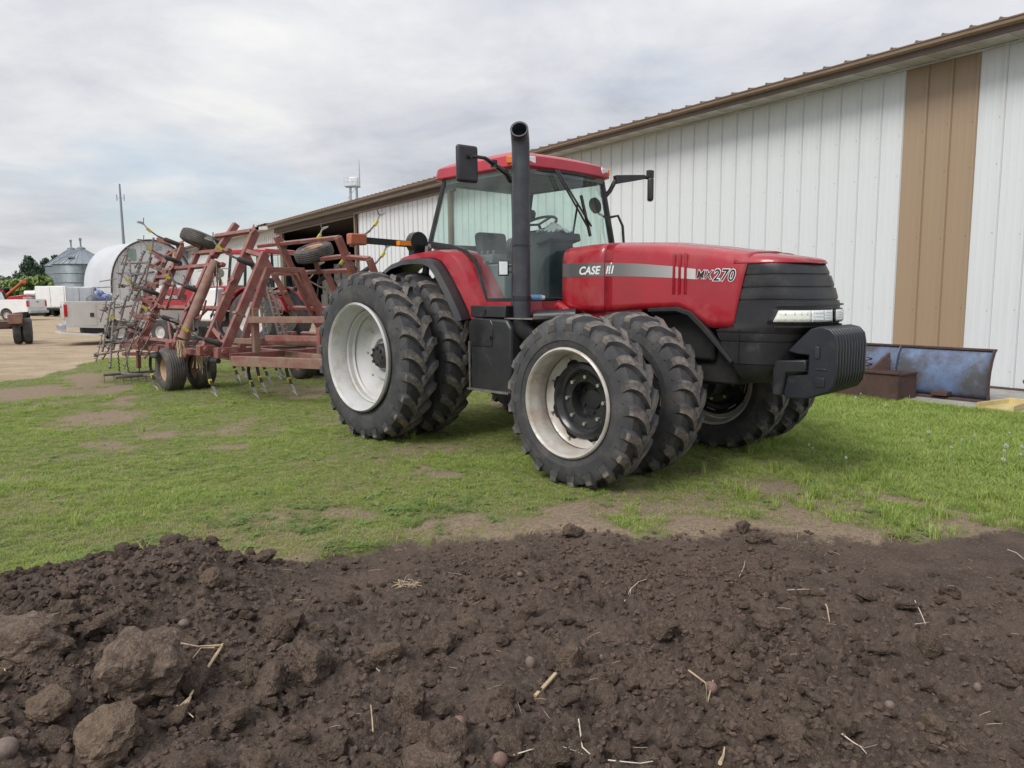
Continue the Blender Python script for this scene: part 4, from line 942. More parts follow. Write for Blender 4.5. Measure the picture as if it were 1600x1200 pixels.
# loose things in the cab
def world(p): return tractor.matrix_basis@Vector(p) if False else TQ+TU*p[0]-TV*p[1]+Vector((0,0,p[2]))
cl=MB(); g=[]
for i in range(14):
    g.append([Vector((.30*(i/13-.5)+random.uniform(-.012,.012),.30*(j/13-.5)+random.uniform(-.012,.012),.10*math.exp(-((i-6)**2+(j-7)**2)/14)+random.uniform(0,.045))) for j in range(14)])
cl.grid(g); o=cl.build('cloth',M['cloth'],None,70,recalc=False); sf=o.modifiers.new('t','SOLIDIFY'); sf.thickness=.006; o.location=world(t(1.50,.05,2.295)); o.rotation_euler=(0,0,TYAW); tag(o,'crumpled white cloth on the dashboard behind the tractor windscreen','cloth')
sc_=thing('spray_can','light blue spray can lying at the foot of the tractor windscreen','spray can',world(t(1.77,.70,1.60)),TYAW+.9)
m=MB(); m.tube([(-.12,0,0),(.12,0,0)],.033,16); m.build('can_body',M['blue'],sc_,40); m=MB(); m.tube([(.12,0,0),(.155,0,0)],[.03,.022],12); m.build('cap',M['vwhite'],sc_,40)
# ============================================================ FIELD CULTIVATOR (folded, hitched behind)
cult=thing('field_cultivator','faded red folded field cultivator with raised wings and spring shanks','cultivator',TQ,TYAW)
A26=R(26)
def wq(u,s,sd=1,out=0.):       # point in a folded wing: u along travel, s up the wing, out = away from its underside
    v=1.5-s*math.sin(A26)+out*math.cos(A26); z=.8+s*math.cos(A26)+out*math.sin(A26)
    return t(u,sd*v,z)
def wplane(x,y,sd=1):
    n=(TV*sd*math.cos(A26)+Vector((0,0,math.sin(A26)))).normalized(); P=onplane(x,y,TQ+TV*(sd*1.5)+Vector((0,0,.8)),n)-TQ
    return P.dot(TU),(P.z-.8)/math.cos(A26)
def wout(x,y,out,sd=1):
    n=(TV*sd*math.cos(A26)+Vector((0,0,math.sin(A26)))).normalized(); P=onplane(x,y,TQ+TV*(sd*1.5)+Vector((0,0,.8))+n*out,n)-TQ
    return t(P.dot(TU),P.dot(TV),P.z)
def wnorm(sd): return Vector((0,-sd*math.cos(A26),math.sin(A26)))
def fb(name,p0,p1,w_,h_,upv,mt='frame',par=None):
    m=MB(); m.beam(p0,p1,w_,h_,upv); return m.build(name,M[mt],par or cult,bevel=.006)
def wbar(u0,s0,u1,s1,sd,th=.10,dp=.10,mt='frame',off=0.):
    return fb('wing_bar',wq(u0,s0,sd,off),wq(u1,s1,sd,off),th*.88,dp*.88,wnorm(sd),mt)
for a in ((-4.10,-.05,-4.06,1.68,.105,.15),(-4.82,-.10,-4.78,2.12,.11,.15),(-6.20,.05,-6.20,1.80,.10,.10),(-6.9,.9,-6.95,1.85,.09,.10),(-7.80,-.12,-7.90,2.0,.11,.12),(-8.60,.0,-8.55,1.95,.085,.10)): wbar(*a[:4],1,a[4],a[5])
for a in ((-7.8,.71,-4.9,.71),(-7.8,.06,-6.1,.06),(-7.9,1.53,-5.5,1.53),(-7.15,1.82,-5.5,1.80),(-6.4,2.13,-4.8,2.13),(-8.6,1.35,-7.9,1.35),(-9.1,1.62,-7.9,2.0),(-9.0,.9,-7.9,.9),(-8.9,.2,-7.8,.12),(-4.8,1.75,-4.06,1.62),(-4.8,.35,-4.12,.12),(-9.0,1.1,-8.4,.75),(-9.2,1.85,-8.5,1.7)): wbar(*a,1,.075,.085,off=.004)
m=MB(); m.tube([wq(-5.62,.12,1,.10),wq(-5.66,1.55,1,.10)],.085,14); m.disc(wq(-5.62,.12,1,.10),wq(0,1,1)-wq(0,0,1),.1,.05,14); m.build('hydraulic_cylinder',M['framedirt'],cult,40)
# far wing
for a in ((-6.35,-.2,-6.28,2.18,.11,.13),(-7.05,.5,-7.2,1.75,.10,.11),(-5.9,.55,-6.15,1.45,.10,.11),(-4.27,.35,-4.17,2.03,.11,.13),(-3.55,1.2,-3.52,1.60,.09,.12),(-7.9,.1,-7.9,2.0,.1,.1),(-5.1,.0,-5.1,1.4,.09,.10)): wbar(*a[:4],-1,a[4],a[5])
for a in ((-7.2,2.03,-4.15,2.02),(-7.1,1.42,-4.2,1.41),(-7.2,.65,-4.3,.65),(-7.2,.05,-4.3,.05),(-4.27,1.67,-3.5,1.60),(-5.4,1.65,-4.25,1.68),(-8.0,1.0,-7.0,1.0)): wbar(*a,-1,.075,.085,off=-.004)
# hinge stands, straps
for u in (-4.12,-4.82,-6.2,-7.8):
    for sd in (1,-1):
        m=MB(); m.box(t(u,sd*1.45,.78),(.16,.34,.16)); m.disc(t(u,sd*1.52,.80),(1,0,0),.045,.22,10); m.build('hinge_bracket',M['frame'],cult,bevel=.008)
m=MB()
for (u,s) in ((-4.10,.62),(-7.82,.45),(-7.82,.52),(-6.3,1.1),(-4.82,.95),(-7.85,1.2)):
    m.beam(wq(u,s-.02,1,0),wq(u,s+.02,1,0),.13,.17,wnorm(1))
m.build('clamp',M['framedirt'],cult,bevel=.004)['kind']='stuff'
# centre frame
for v in (-1.35,-.5,.5,1.35): fb('frame_bar',t(-7.8,v,.70),t(-4.0 if abs(v)>1 else -2.6,v,.70),.10,.10,(0,0,1),'framedirt' if v<1 else 'frame')
for u in (-4.05,-5.2,-6.5,-7.8): fb('cross_bar',t(u,-1.45,.712),t(u,1.45,.712),.10,.10,(0,0,1),'frame')
fb('cross_bar',*[Vector(q) for q in (t(-3.9,1.45,.66),t(-2.2,.35,.62))],.11,.15,(0,0,1),'framedirt'); fb('cross_bar',*[Vector(q) for q in (t(-3.9,-1.45,.66),t(-2.2,-.35,.62))],.11,.15,(0,0,1),'framedirt')
fb('tongue',t(-2.3,0,.62),t(-1.3,0,.50),.14,.14,(0,0,1),'frame')
fb('frame_post',t(-4.05,1.0,.70),t(-4.05,1.0,1.45),.10,.10,(1,0,0),'framedirt'); fb('frame_post',t(-4.9,.9,.70),t(-4.95,.3,2.1),.11,.11,(1,0,0)); fb('frame_post',t(-4.9,-.9,.70),t(-4.95,-.3,2.1),.11,.11,(1,0,0))
fb('frame_post',t(-3.0,.45,.62),t(-3.0,.45,1.15),.10,.10,(1,0,0)); fb('rest_bar',t(-4.05,1.1,1.27),t(-2.3,.0,1.27),.06,.10,(0,0,1),'framedirt'); fb('rest_bar',t(-3.9,.9,.98),t(-2.3,.1,.98),.06,.09,(0,0,1))
fb('rest_bar',t(-4.9,1.2,.92),t(-2.9,.2,.90),.06,.09,(0,0,1),'framedirt'); fb('rest_bar',t(-4.3,-.2,.85),t(-2.9,-.2,.85),.07,.09,(0,0,1),'framedirt'); fb('rest_bar',t(-4.95,-.35,2.08),t(-4.95,.35,2.08),.09,.09,(0,0,1))
m=MB()
for dv in (0,.08,.16): m.tube([t(-4.2,.5+dv,.80),t(-3.2,.3+dv,.86),t(-2.2,.1+dv,.74),t(-1.4,dv*.5,.72),t(-.6,dv,1.0)],.013,6)
m.build('hydraulic_hoses',M['black'],cult,40)['kind']='stuff'
# wheels
def ribbed_tyre(r,hw,rr_,ribs=5):
    P=[]; n=ribs*4
    for i in range(n+1):
        y=-hw*.72+hw*1.44*i/n; g=(i%4)==2
        P.append((y,r-(.010 if g else 0)-.035*(abs(y)/hw)**3))
    P=[(-hw*.70,rr_),(-hw*.92,rr_+.02),(-hw,(r+rr_)/2+.01),(-hw*.9,r-.055)]+P+[(hw*.9,r-.055),(hw,(r+rr_)/2+.01),(hw*.92,rr_+.02),(hw*.70,rr_)]
    m=MB(); m.lathe(P,ax=(0,1,0),n=40); return m
rt1=ribbed_tyre(.385,.165,.20,6); rt2=ribbed_tyre(.36,.125,.19)
M['rubdust']=mat('dusty_grey_tyre',(.085,.078,.070),.85,c2=(.055,.05,.048),scale=6,dirt=((.20,.16,.12),.6,7,.5),bump=.001)
M['rimtan']=mat('rusty_cream_rim',(.45,.29,.18),.6,c2=(.36,.20,.12),scale=9,dirt=((.55,.42,.30),.5,6,.5))
rm1=MB(); rm1.lathe([(-.105,.205),(-.11,.195),(-.085,.175),(-.05,.165),(-.02,.14),(-.03,.075),(-.06,.065),(-.075,.04),(-.075,0)],ax=(0,1,0),n=32); rm1.lathe([(.105,.205),(.09,.18),(.03,.165),(.0,.13),(.0,0)],ax=(0,1,0),n=32); ringbolts(rm1,6,.10,-.035,.012,.02)
T1=rt1.mesh('tyre',M['rubdust'],50); T2=rt2.mesh('tyre',M['rubdust'],50); RM=rm1.mesh('wheel',M['rimtan'],40)
def cwheel(loc,rot=(0,0,0),tm=T1,lab=None):
    o=link('wheel',RM,cult,loc,rot); link('tyre',tm,o)
    if lab: o['label']=lab
for u,v in ((-6.25,1.56),(-6.30,1.02),(-6.25,-.95),(-6.55,-1.5)):
    cwheel(t(u,v,.375)); 
    fb('wheel_arm',t(u,v-.17*(1 if v>0 else -1)*0-.17,.40),t(u+.35,v-.17,.72),.05,.12,(0,0,1))
# lifted wing gauge wheels
def axis_rot(ax):   # rotation bringing local Y onto ax
    return Vector((0,1,0)).rotation_difference(Vector(ax)).to_euler()
axn=(Vector((0,0,1))*.93+Vector(t(-.30,.30,0))).normalized()
def lax(x,y,z):
    a=Vector((x,y,z)); return t(a.dot(TU),a.dot(TV),a.z).normalized()
T3=ribbed_tyre(.40,.125,.20).mesh('tyre',M['rubdust'],50)
cwheel(t(-6.95,.60,2.66),axis_rot(lax(.36,.18,.93)),T3)
cwheel(t(-5.35,-.80,2.42),axis_rot(lax(-.20,-.30,.93)),T2)
fb('wheel_arm',wq(-6.95,1.75,1,.0),t(-6.95,.60,2.60),.05,.10,(1,0,0)); fb('wheel_arm',wq(-5.35,1.4,-1,.0),t(-5.35,-.80,2.34),.05,.10,(1,0,0))
fb('wheel_arm',wq(-6.1,1.7,1,.0),wq(-6.05,2.42,1,-.12),.11,.11,(1,0,0))
# shanks: spring box, curved shank, yellow clip, shiny sweep
def shank(base,dr,fwdv,par=cult,L_=.62,simple=False):
    # base: mounting point; dr: direction the shank reaches out from the frame; fwdv: direction its tip points (forward in work)
    dr=Vector(dr).normalized(); fv=Vector(fwdv); fv=(fv-dr*fv.dot(dr)).normalized(); b=Vector(base)
    def p(a,c): return b+dr*a+fv*c
    s1=MB(); s1.beam(p(.0,.0),p(.04,-.34),.055,.055,dr); s1.tube([p(.06,.02),p(.06,-.26)],.045,10)
    o=s1.build('spring_box',M['dark'],par,bevel=.005)
    s2=MB(); pts=[p(.03,-.32),p(.12,-.40),p(.25,-.43),p(.38,-.38),p(.48,-.28)]; s2v=[]
    for a,c_ in zip(pts,pts[1:]): s2.beam(a,c_,.048,.02,fv)
    o2=s2.build('shank',M['dark'],par)
    s3=MB(); s3.beam(p(.39,-.375),p(.45,-.32),.050,.030,fv); s3.build('yellow_clip',M['yellow'],o2)
    s4=MB(); lat=dr.cross(fv); s4.beam(p(.46,-.31),p(.60,-.16),.04,.014,dr,taper=.8)
    tipp=p(.66,-.06); 
    for sg in (-1,1): s4.add([tipp,p(.60,-.13)+lat*.01*sg,p(.56,-.24)+lat*.055*sg,p(.575,-.17)+lat*.03*sg,tipp+fv*-.002+dr*.006],[(0,1,3),(1,2,3),(0,3,4),(3,2,4)])
    s4.build('sweep',M['steel'],o2)
def shank2(base,dr,par=cult):
    dr=Vector(dr).normalized(); b=Vector(base); up_=(UPZ-dr*dr.z).normalized(); lat=dr.cross(up_)
    def p(a,c=0.): return b+dr*a+up_*c
    s1=MB(); s1.tube([p(0),p(.02),p(.25),p(.28)],[.03,.042,.042,.025],10); s1.box(p(0,-.02),(.07,.07,.08)); s1.build('spring_box',M['dark'],par,40)
    s2=MB(); s2.beam(p(.26,0),p(.40,.005),.045,.03,up_); s2.beam(p(.40,.005),p(.54,.045),.04,.022,up_); o2=s2.build('shank',M['harrow'],par,bevel=.003)
    s3=MB(); s3.beam(p(.53,.035),p(.62,.07),.06,.045,up_); s3.build('yellow_clip',M['yellow'],o2)
    s4=MB(); s4.beam(p(.61,.07),p(.70,.13),.035,.02,up_)
    for sg in (-1,1): s4.prism([p(.68,.11),p(.70,.16),p(.80,.13)+lat*.085*sg,p(.79,.11)+lat*.085*sg],dr*.012); s4.beam(p(.70,.13),p(.73,.24),.03,.012,dr)
    s4.build('sweep',M['steel'],o2)
UPZ=Vector((0,0,1))
UP_=Vector((0,0,1)); FX=Vector((1,0,0))
# under the centre frame (tips towards the tractor)
for x,y in ((249,607),(342,618),(380,598),(390,592),(407,620),(420,612),(428,600),(442,591),(467,615),(447,588)):
    P=G(x,y,.06)-TQ; u,v=P.dot(TU),P.dot(TV); shank(t(u+.04,v,.68),(0,0,-1),(1,0,0))
# on the near wing: along the folded frame, reaching outwards
for x,y in ((402,417),(318,458),(282,505),(352,541),(228,518),(285,412),(283,384),(252,462)):
    u,s=wplane(x,y,1); shank2(wq(u,s,1,.05),t(-.12,.62,.25))
for x,y in ((462,398),(459,452),(548,381),(497,440),(560,430),(515,475)):
    u,s=wplane(x,y,-1); shank2(wq(u,s,-1,.02),t(.10,-.62,.40))
# harrow sections on the wing, standing up
def hbar(x0,y0,x1,y1,out,r_=.022,teeth=7,sd=1):
    a=wout(x0,y0,out,sd); b=wout(x1,y1,out,sd); m=MB(); m.tube([a,b],r_,7)
    o=m.build('harrow_bar',M['harrow'],cult,40); mt=MB(); d=(b-a)
    for i in range(teeth):
        p=a+d*((i+.5)/teeth); q=Vector((-.16,0,.0)) if i%2 else Vector((.14,-.08,.02)); mt.tube([p,p+q],.007,5)
    if teeth: 
        k=mt.build('harrow_teeth',M['harrow'],o); k['kind']='stuff'
for q in ((160,549,173,473,.25),(172,575,179,466,.3),(177,546,198,462,.2),(187,548,216,458,.15),(186,449,199,396,.3),(206,458,202,404,.35),(200,470,225,392,.2),(212,455,237,402,.25),(208,470,222,448,.3),(226,445,240,372,.3)): hbar(*q)
for a,b in (((150,555),(205,545)),((162,540),(200,530)),((172,520),(215,500)),((168,482),(205,478)),((195,412),(235,410)),((192,447),(228,442)),((205,430),(240,425)),((166,510),(212,512))):
    m=MB(); m.tube([wout(*a,.22),wout(*b,.22)],.02,6); m.box(wout(*a,.22),(.07,.07,.07)); m.build('harrow_link',M['harrow'],cult,40)
# rear harrow on the ground with chains
for (x0,y0),(x1,y1) in (((162,586),(262,578)),((180,590),(262,583)),((180,583),(262,589))):
    a=G(x0,y0,.14)-TQ; b=G(x1,y1,.14)-TQ; m=MB(); a=t(a.dot(TU),a.dot(TV),.14); b=t(b.dot(TU),b.dot(TV),.14); m.tube([a,b],.028,7)
    for i in range(8): p=a+(b-a)*(i/7.); m.tube([p,p+Vector((.03,0,-.14))],.008,5)
    m.build('harrow_bar',M['harrow'],cult,40)
for (x0,y0,x1,y1) in ((184,548,187,583),(196,550,201,583),(216,520,217,582)):
    a=side(x0,y0,1.55); b=side(x1,y1,1.55); a=t(*a);b=t(*b); m=MB(); n=12
    for i in range(n):
        p=a+(b-a)*(i/n); q=a+(b-a)*((i+1.15)/n); m.tube([p+Vector((0,.012 if i%2 else -.012,0)),q+Vector((0,-.012 if i%2 else .012,0))],.011,5)
    m.build('chain',M['dark'],cult)
fb('wing_rest',side and t(*side(190,540,1.4)),t(*side(250,545,1.4)),.08,.10,(0,0,1)); fb('wing_rest',t(*side(193,553,1.4)),t(*side(232,553,1.4)),.07,.07,(0,0,1)); fb('wing_rest',t(*side(216,548,1.45)),t(*side(217,575,1.45)),.07,.09,(1,0,0))
# harrow section of the far wing, hanging like a ladder
for i,(x0,y0,x1,y1) in enumerate(((402,440,416,540),(414,440,440,540),(424,450,447,530))):
    n=-.1; P=[]
    for (x,y) in ((x0,y0),(x1,y1)): P.append(t(*side(x,y,-1.0)))
    m=MB(); m.tube(P,.03,7); ld=m.build('harrow_bar',M['harrow'],cult,40); mt=MB()
    for k in range(11): p=P[0]+(P[1]-P[0])*(k/10.); mt.tube([p,p+Vector((.16,0,-.01)),p+Vector((.17,0,.06))],.010,5)
    mt.build('harrow_teeth',M['shiny'],ld)['kind']='stuff'
# straw caught on the frame
def strawtuft(c,n,L_,dirv=(0,0,-1),name='caught_straw',par=cult):
    m=MB()
    for i in range(n):
        a=Vector(c)+Vector((random.uniform(-.06,.06),random.uniform(-.05,.05),random.uniform(-.03,.03))); d=Vector(dirv)+Vector((random.uniform(-.3,.3),random.uniform(-.3,.3),random.uniform(-.2,.2)))
        b=a+d*L_*random.uniform(.4,1); mid=(a+b)/2+Vector((random.uniform(-.03,.03),0,0)); m.tube([a,mid,b],.004,3,cap=False)
    o=m.build(name,M['straw'],par); o['kind']='stuff'; return o
strawtuft(wq(-8.0,1.85,1,.05),60,.45); strawtuft(wq(-5.66,1.5,1,.1),50,.4); strawtuft(wq(-5.62,.05,1,.12),40,.25); strawtuft(t(-5.9,1.2,.6),30,.25)

# arms carrying the wing harrow, gussets and looping hoses
for (x0,y0,x1,y1) in ((262,405,236,392),(285,383,247,374),(262,425,236,415),(246,447,225,440),(240,475,212,463),(236,500,205,490),(222,535,192,533),(232,450,205,452)):
    u0_,s0_=wplane(x0,y0,1); m=MB(); m.beam(wq(u0_,s0_,1,.0),wout(x1,y1,.15),.07,.08,(0,0,1)); m.prism([wq(u0_,s0_-.10,1,.0),wq(u0_,s0_+.10,1,.0),wq(u0_-.25,s0_,1,.06)],wnorm(1)*.02); m.build('harrow_arm',M['frame'],cult,bevel=.004)
for i,(sd,u0_,s0_,u1_,s1_) in enumerate(((1,-5.6,1.5,-4.9,.5),(1,-4.9,.6,-4.2,.2),(1,-7.7,1.4,-6.3,.8),(-1,-5.2,1.3,-4.4,.6),(-1,-6.4,1.9,-6.0,1.0),(1,-6.2,.3,-5.0,.1),(-1,-7.0,1.0,-5.4,.3))):
    A_=wq(u0_,s0_,sd,.08); B_=wq(u1_,s1_,sd,.08); md_=(A_+B_)/2+Vector((.05,0,-.22)); m=MB()
    for k in (0,.035): m.tube([A_+Vector((0,0,k)),A_*.6+md_*.4+Vector((0,.02,k-.03)),md_+Vector((0,0,k)),B_*.6+md_*.4+Vector((0,0,k-.03)),B_+Vector((0,0,k))],.011,6)
    m.build('hydraulic_hose',M['black'],cult,50)
for (sd,u,s_) in ((1,-7.85,.71),(1,-7.85,1.53),(1,-6.2,.72),(1,-4.82,1.2),(-1,-4.25,1.42),(-1,-6.3,1.42),(-1,-6.3,.66),(1,-4.8,2.1),(-1,-6.28,2.0)):
    m=MB(); m.prism([wq(u,s_-.12,sd,.058),wq(u,s_+.12,sd,.058),wq(u+.16,s_,sd,.058)],wnorm(sd)*.012); m.disc(wq(u,s_,sd,.08),wnorm(sd),.018,.03,6); m.build('gusset',M['frame'],cult)

rq=random.Random(4)
for i in range(16):      # thin braces, tine rods and cable runs filling the folded wings
    sd=1 if i<11 else -1; u0_=rq.uniform(-8.4,-4.6) if sd>0 else rq.uniform(-7.0,-4.3); s0_=rq.uniform(.2,1.6); m=MB(); a_=wq(u0_,s0_,sd,rq.uniform(.04,.12)); b_=wq(u0_+rq.uniform(-.9,.9),s0_+rq.uniform(-.5,.6),sd,rq.uniform(.02,.2)); m.tube([a_,(a_+b_)/2+Vector((0,0,-.03)),b_],rq.choice([.012,.016,.022]),6)
    m.build('brace_rod',M[rq.choice(['frame','harrow','frame','dark'])],cult,40)
for i in range(20):
    x0_=rq.uniform(158,236); y0_=rq.uniform(395,555)
    if x0_<185 and y0_<455: continue
    ang=rq.uniform(-.5,.5); L_=rq.uniform(22,48); hbar(x0_-8,y0_+L_*.5,x0_+6+ang*8,y0_-L_*.5,rq.uniform(.12,.36),.013,5)
for i in range(12):
    x0_=rq.uniform(165,232); y0_=rq.uniform(405,548); m=MB(); m.tube([wout(x0_-14,y0_,.25),wout(x0_+12,y0_-rq.uniform(-4,6),.22)],.011,5); m.build('harrow_link',M['harrow'],cult,40)
# ============================================================ THINGS BY THE WALL, RIGHT SIDE
slab=MB(); A=[G(1395,628,.04),G(1592,628,.04),G(1600,668,.04),G(1430,648,.04)]
so_=(G(1575,650)-B0).dot(BN); sl=[B0+bw(-2.6,.03,.06),B0+bw(3.4,.03,.06),B0+bw(3.4,so_,.06),B0+bw(-2.6,so_,.06)]
slab.prism(sl,Vector((0,0,-.12))); o=slab.build('concrete_slab',M['concrete'],None,bevel=.01); tag(o,'grey concrete slab at the foot of the barn wall under the plow blade','slab')
M['plow']=mat('chipped_blue_paint',(.14,.205,.35),.45,c2=(.10,.14,.23),scale=2,dirt=((.070,.066,.066),.95,1.4,.37),bump=.001)
M['rust']=mat('dark_rust',(.085,.045,.035),.75,c2=(.055,.032,.028),scale=6,dirt=((.20,.13,.10),.5,9,.58),bump=.001)
blade=thing('plow_blade','old blue steel snow plow blade with rusty ribs leaning by the barn wall','plow blade',G(1547,629,.06)+BD*1.36,math.atan2(BD.y,BD.x)+R(2))
# local x along the wall (away), local -y... outward normal is +y here after checking the frame
def pb(s,o,z): return Vector((s,o,z))
prof=[(.03,.0),(.065,.11),(.075,.27),(.055,.43),(.0,.60),(-.06,.70),(-.085,.73)]
sgn=-1 if (Matrix.Rotation(math.atan2(BD.y,BD.x)+R(2),3,'Z')@Vector((0,1,0))).dot(BN)<0 else 1
x0,x1=-1.35,1.55
m=MB(); m.grid([[pb(x0+(x1-x0)*i/10,sgn*(a+.0),b) for a,b in prof] for i in range(11)]); o=m.build('moldboard',M['plow'],blade,60); sf=o.modifiers.new('t','SOLIDIFY'); sf.thickness=.012
for i,s in enumerate((-1.35,-.05,.62,1.2,1.55)):
    m=MB(); P=[(a+.012,b) for a,b in prof]; Q=[(a+.075,b) for a,b in prof]
    m.prism([pb(s,sgn*a,b) for a,b in P]+[pb(s,sgn*a,b) for a,b in Q[::-1]],(.014,0,0)); m.build('rib',M['rust'] if i in (0,4) else M['plow'],blade)
m=MB(); m.beam(pb(x0,sgn*.12,.015),pb(x1,sgn*.12,.015),.14,.03); m.build('cutting_edge',M['rust'],blade,bevel=.004)
m=MB(); m.beam(pb(x0,sgn*-.07,.725),pb(x1,sgn*-.07,.725),.07,.03); m.build('top_edge',M['rust'],blade,bevel=.004)
m=MB(); m.box(pb(-.75,sgn*.16,.08),(.22,.16,.06)); m.build('skid_bracket',M['rust'],blade,bevel=.006)
m=MB(); m.prism([pb(.05,sgn*.08,.12),pb(.05,sgn*.10,.62),pb(.25,sgn*.30,.35),pb(.25,sgn*.30,.12)],(.04,0,0)); pts=[pb(.35,sgn*(.18+.05*math.cos(k*.9)),.12+k*.012+.0)+Vector((.05*math.sin(k*.9),0,0)) for k in range(36)]; m.tube(pts,.011,5); m.build('trip_spring',M['rust'],blade)
rb=thing('rusty_steel_box','low dark rusty steel box half sunk in tall grass in front of the blue blade','steel box',G(1430,636,.0)+BD*1.22,math.atan2(BD.y,BD.x)+R(1))
m=MB(); 
for a in (((-.95,0),(1.15,0)),((-.95,-sgn*.5),(1.15,-sgn*.5)),((-.95,0),(-.95,-sgn*.5)),((1.15,0),(1.15,-sgn*.5))):
    (ax_,ay),(bx_,by)=a; m.beam((ax_,ay,.22),(bx_,by,.22),.014,.43,(0,0,1))
m.build('box_sides',M['rust'],rb)
m=MB(); m.beam((-.96,sgn*.0,.445),(1.16,sgn*.0,.445),.06,.03); m.beam((-.955,-sgn*.0,.43),(-.955,-sgn*.5,.43),.03,.03); m.build('rim_lip',M['rust'],rb)
m=MB(); m.box((.2,-sgn*.22,.46),(1.0,.18,.03)); m.build('loose_board',M['wood'],rb)
yb=thing('splash_block','pale yellow plastic splash block on the concrete below the downspout','splash block',G(1573,637,.065),math.atan2(BN.y,BN.x))
m=MB(); m.prism([(-.35,-.12,0),(.35,-.2,0),(.35,.2,0),(-.35,.12,0)],(0,0,.02)); m.build('tray',mat('yellow_plastic',(.55,.45,.20),.5,c2=(.42,.34,.15)),yb)
m=MB(); m.beam((-.35,-.13,.04),(.35,-.21,.04),.03,.08); m.beam((-.35,.13,.04),(.35,.21,.04),.03,.08); m.beam((-.35,-.13,.045),(-.35,.13,.045),.03,.09); m.build('rim',M['straw'] if False else mat('yellow_plastic_rim',(.58,.47,.22),.5),yb,bevel=.005)

# ============================================================ YARD BEHIND
def simple_wheel(par,loc,r,wd,ax,rimc='rim',rr_=.55):
    m=MB(); hw=wd/2; m.lathe([(-hw*.8,r*rr_),(-hw,r*.75),(-hw*.9,r*.95),(-hw*.5,r),(hw*.5,r),(hw*.9,r*.95),(hw,r*.75),(hw*.8,r*rr_)],ax=ax,n=28); rimm=MB(); rimm.lathe([(-hw*.8,r*rr_),(-hw*.7,r*rr_*.9),(-hw*.3,r*rr_*.75),(-hw*.25,r*.2),(-hw*.45,0)],ax=ax,n=28); rimm.lathe([(hw*.8,r*rr_),(hw*.7,r*rr_*.9),(hw*.3,r*rr_*.75),(hw*.25,r*.2),(hw*.45,0)],ax=ax,n=28)
    o=rimm.build('wheel',M[rimc],par,40); o.location=loc; m.build('tyre',M['rubber'],o,40); return o
def pickup(name,label,loc,ang,paint,service=False,sc_=1.):
    p=thing(name,label,'pickup truck',loc,ang); W=.98
    def arch(cx,n=8,r=.47): return [(cx-r*math.cos(math.pi*k/n),.42+r*math.sin(math.pi*k/n)) for k in range(n+1)]
    # x forward, rear wheel at 0, front wheel at 3.7 ; order along the bottom from rear to front
    low=[(-1.62,.62)]+[(-.47,.55)]+arch(0)+[(.47,.45),(3.23,.45)]+arch(3.7)+[(4.55,.55),(4.62,.9),(4.5,1.2),(3.3,1.32),(2.9,1.36),(1.35,1.36),(1.35,1.48),(-1.62,1.48)]
    m=MB(); m.prism([(x,-W,z) for x,z in low],(0,2*W,0)); body=m.build('body',paint,p,bevel=.03)
    m=MB(); b=[(1.42,1.36),(1.55,2.02),(2.75,2.02),(3.35,1.36)]; v=[(x,s*(W-.04 if z<1.5 else W-.20),z) for s in (-1,1) for x,z in b]
    m.add(v,[(0,1,2,3),(7,6,5,4),(0,4,5,1),(1,5,6,2),(2,6,7,3),(3,7,4,0)]); cab_=m.build('cab',paint,p,bevel=.05)
    for s in (-1,1):
        for x0_,x1_,t0,t1 in ((1.58,2.18,1.64,2.16),(2.24,3.12,2.22,2.70)):
            m=MB(); m.add([(x0_,s*(W-.045),1.42),(x1_,s*(W-.045),1.42),(t1,s*(W-.175),1.93),(t0,s*(W-.175),1.93)],[(0,1,2,3)]); m.build('side_window',M['glassdk'],p,recalc=False)
        m=MB(); m.box((-1.60,s*(W-.06),1.18),(.10,.15,.42)); m.build('tail_light',M['lampred'],p,bevel=.01)
        m=MB(); m.box((1.32,s*(W+.002),1.0),(.015,.01,.85)); m.box((2.25,s*(W+.002),.95),(.012,.01,.8)); m.build('door_gap',M['dark'],p)
        m=MB(); m.box((3.0,s*(W+.13),1.48),(.1,.2,.18)); m.build('wing_mirror',M['black'],p,bevel=.02)
    m=MB(); m.box((-1.72,0,.60),(.18,1.9,.18)); m.build('rear_bumper',M['galv'],p,bevel=.02)
    m=MB(); m.box((-1.645,0,1.15),(.05,1.5,.55)); g_=m.build('tailgate',paint,p,bevel=.02); m=MB(); m.box((-1.675,0,1.3),(.02,.22,.06)); m.build('handle',M['dark'],g_)
    m=MB(); m.box((1.5,0,.5),(5.2,1.5,.25)); m.build('underbody',M['dark'],p)
    if service:
        m=MB(); m.box((-1.05,-W-.006,1.05),(.72,.012,.78)); d=m.build('service_door',paint,p,bevel=.008)
        m=MB(); m.box((-.82,-W-.02,1.02),(.12,.02,.14)); m.build('door_latch',M['dark'],d)
    for x in (0,3.7):
        for s in (-1,1): simple_wheel(p,(x,s*(W-.13),.40),.40,.26,(0,1,0))
    return p
P1=G(188,536); hd=R(34); rv=Vector((math.cos(hd),math.sin(hd),0)); rp=Vector((math.sin(hd),-math.cos(hd),0))
pickup('pickup_truck','silver work pickup with a service door in its bed behind the cultivator',P1-rp*.85,hd,M['silver'],True)
P2=G(14,501); hd2=R(176); pickup('pickup_truck','white pickup cut by the left edge of the photo, tail light to the right',P2+Vector((0,.85,0)),hd2,M['vwhite'])
m=MB()
for i in range(7): m.ico((random.uniform(-.16,.16),random.uniform(-.12,.12),random.uniform(0,.2)),.14,2,(1.2,1,.8),0,.10)
o=m.build('cloth_bundle',mat('blue_plaid_cloth',(.05,.08,.20),.9,c2=(.30,.34,.50),scale=9),None,60); o.location=P1-rp*.6-rv*.35+Vector((0,0,1.62)); tag(o,'bundle of blue plaid cloth lying on the bed of the silver pickup','cloth bundle')
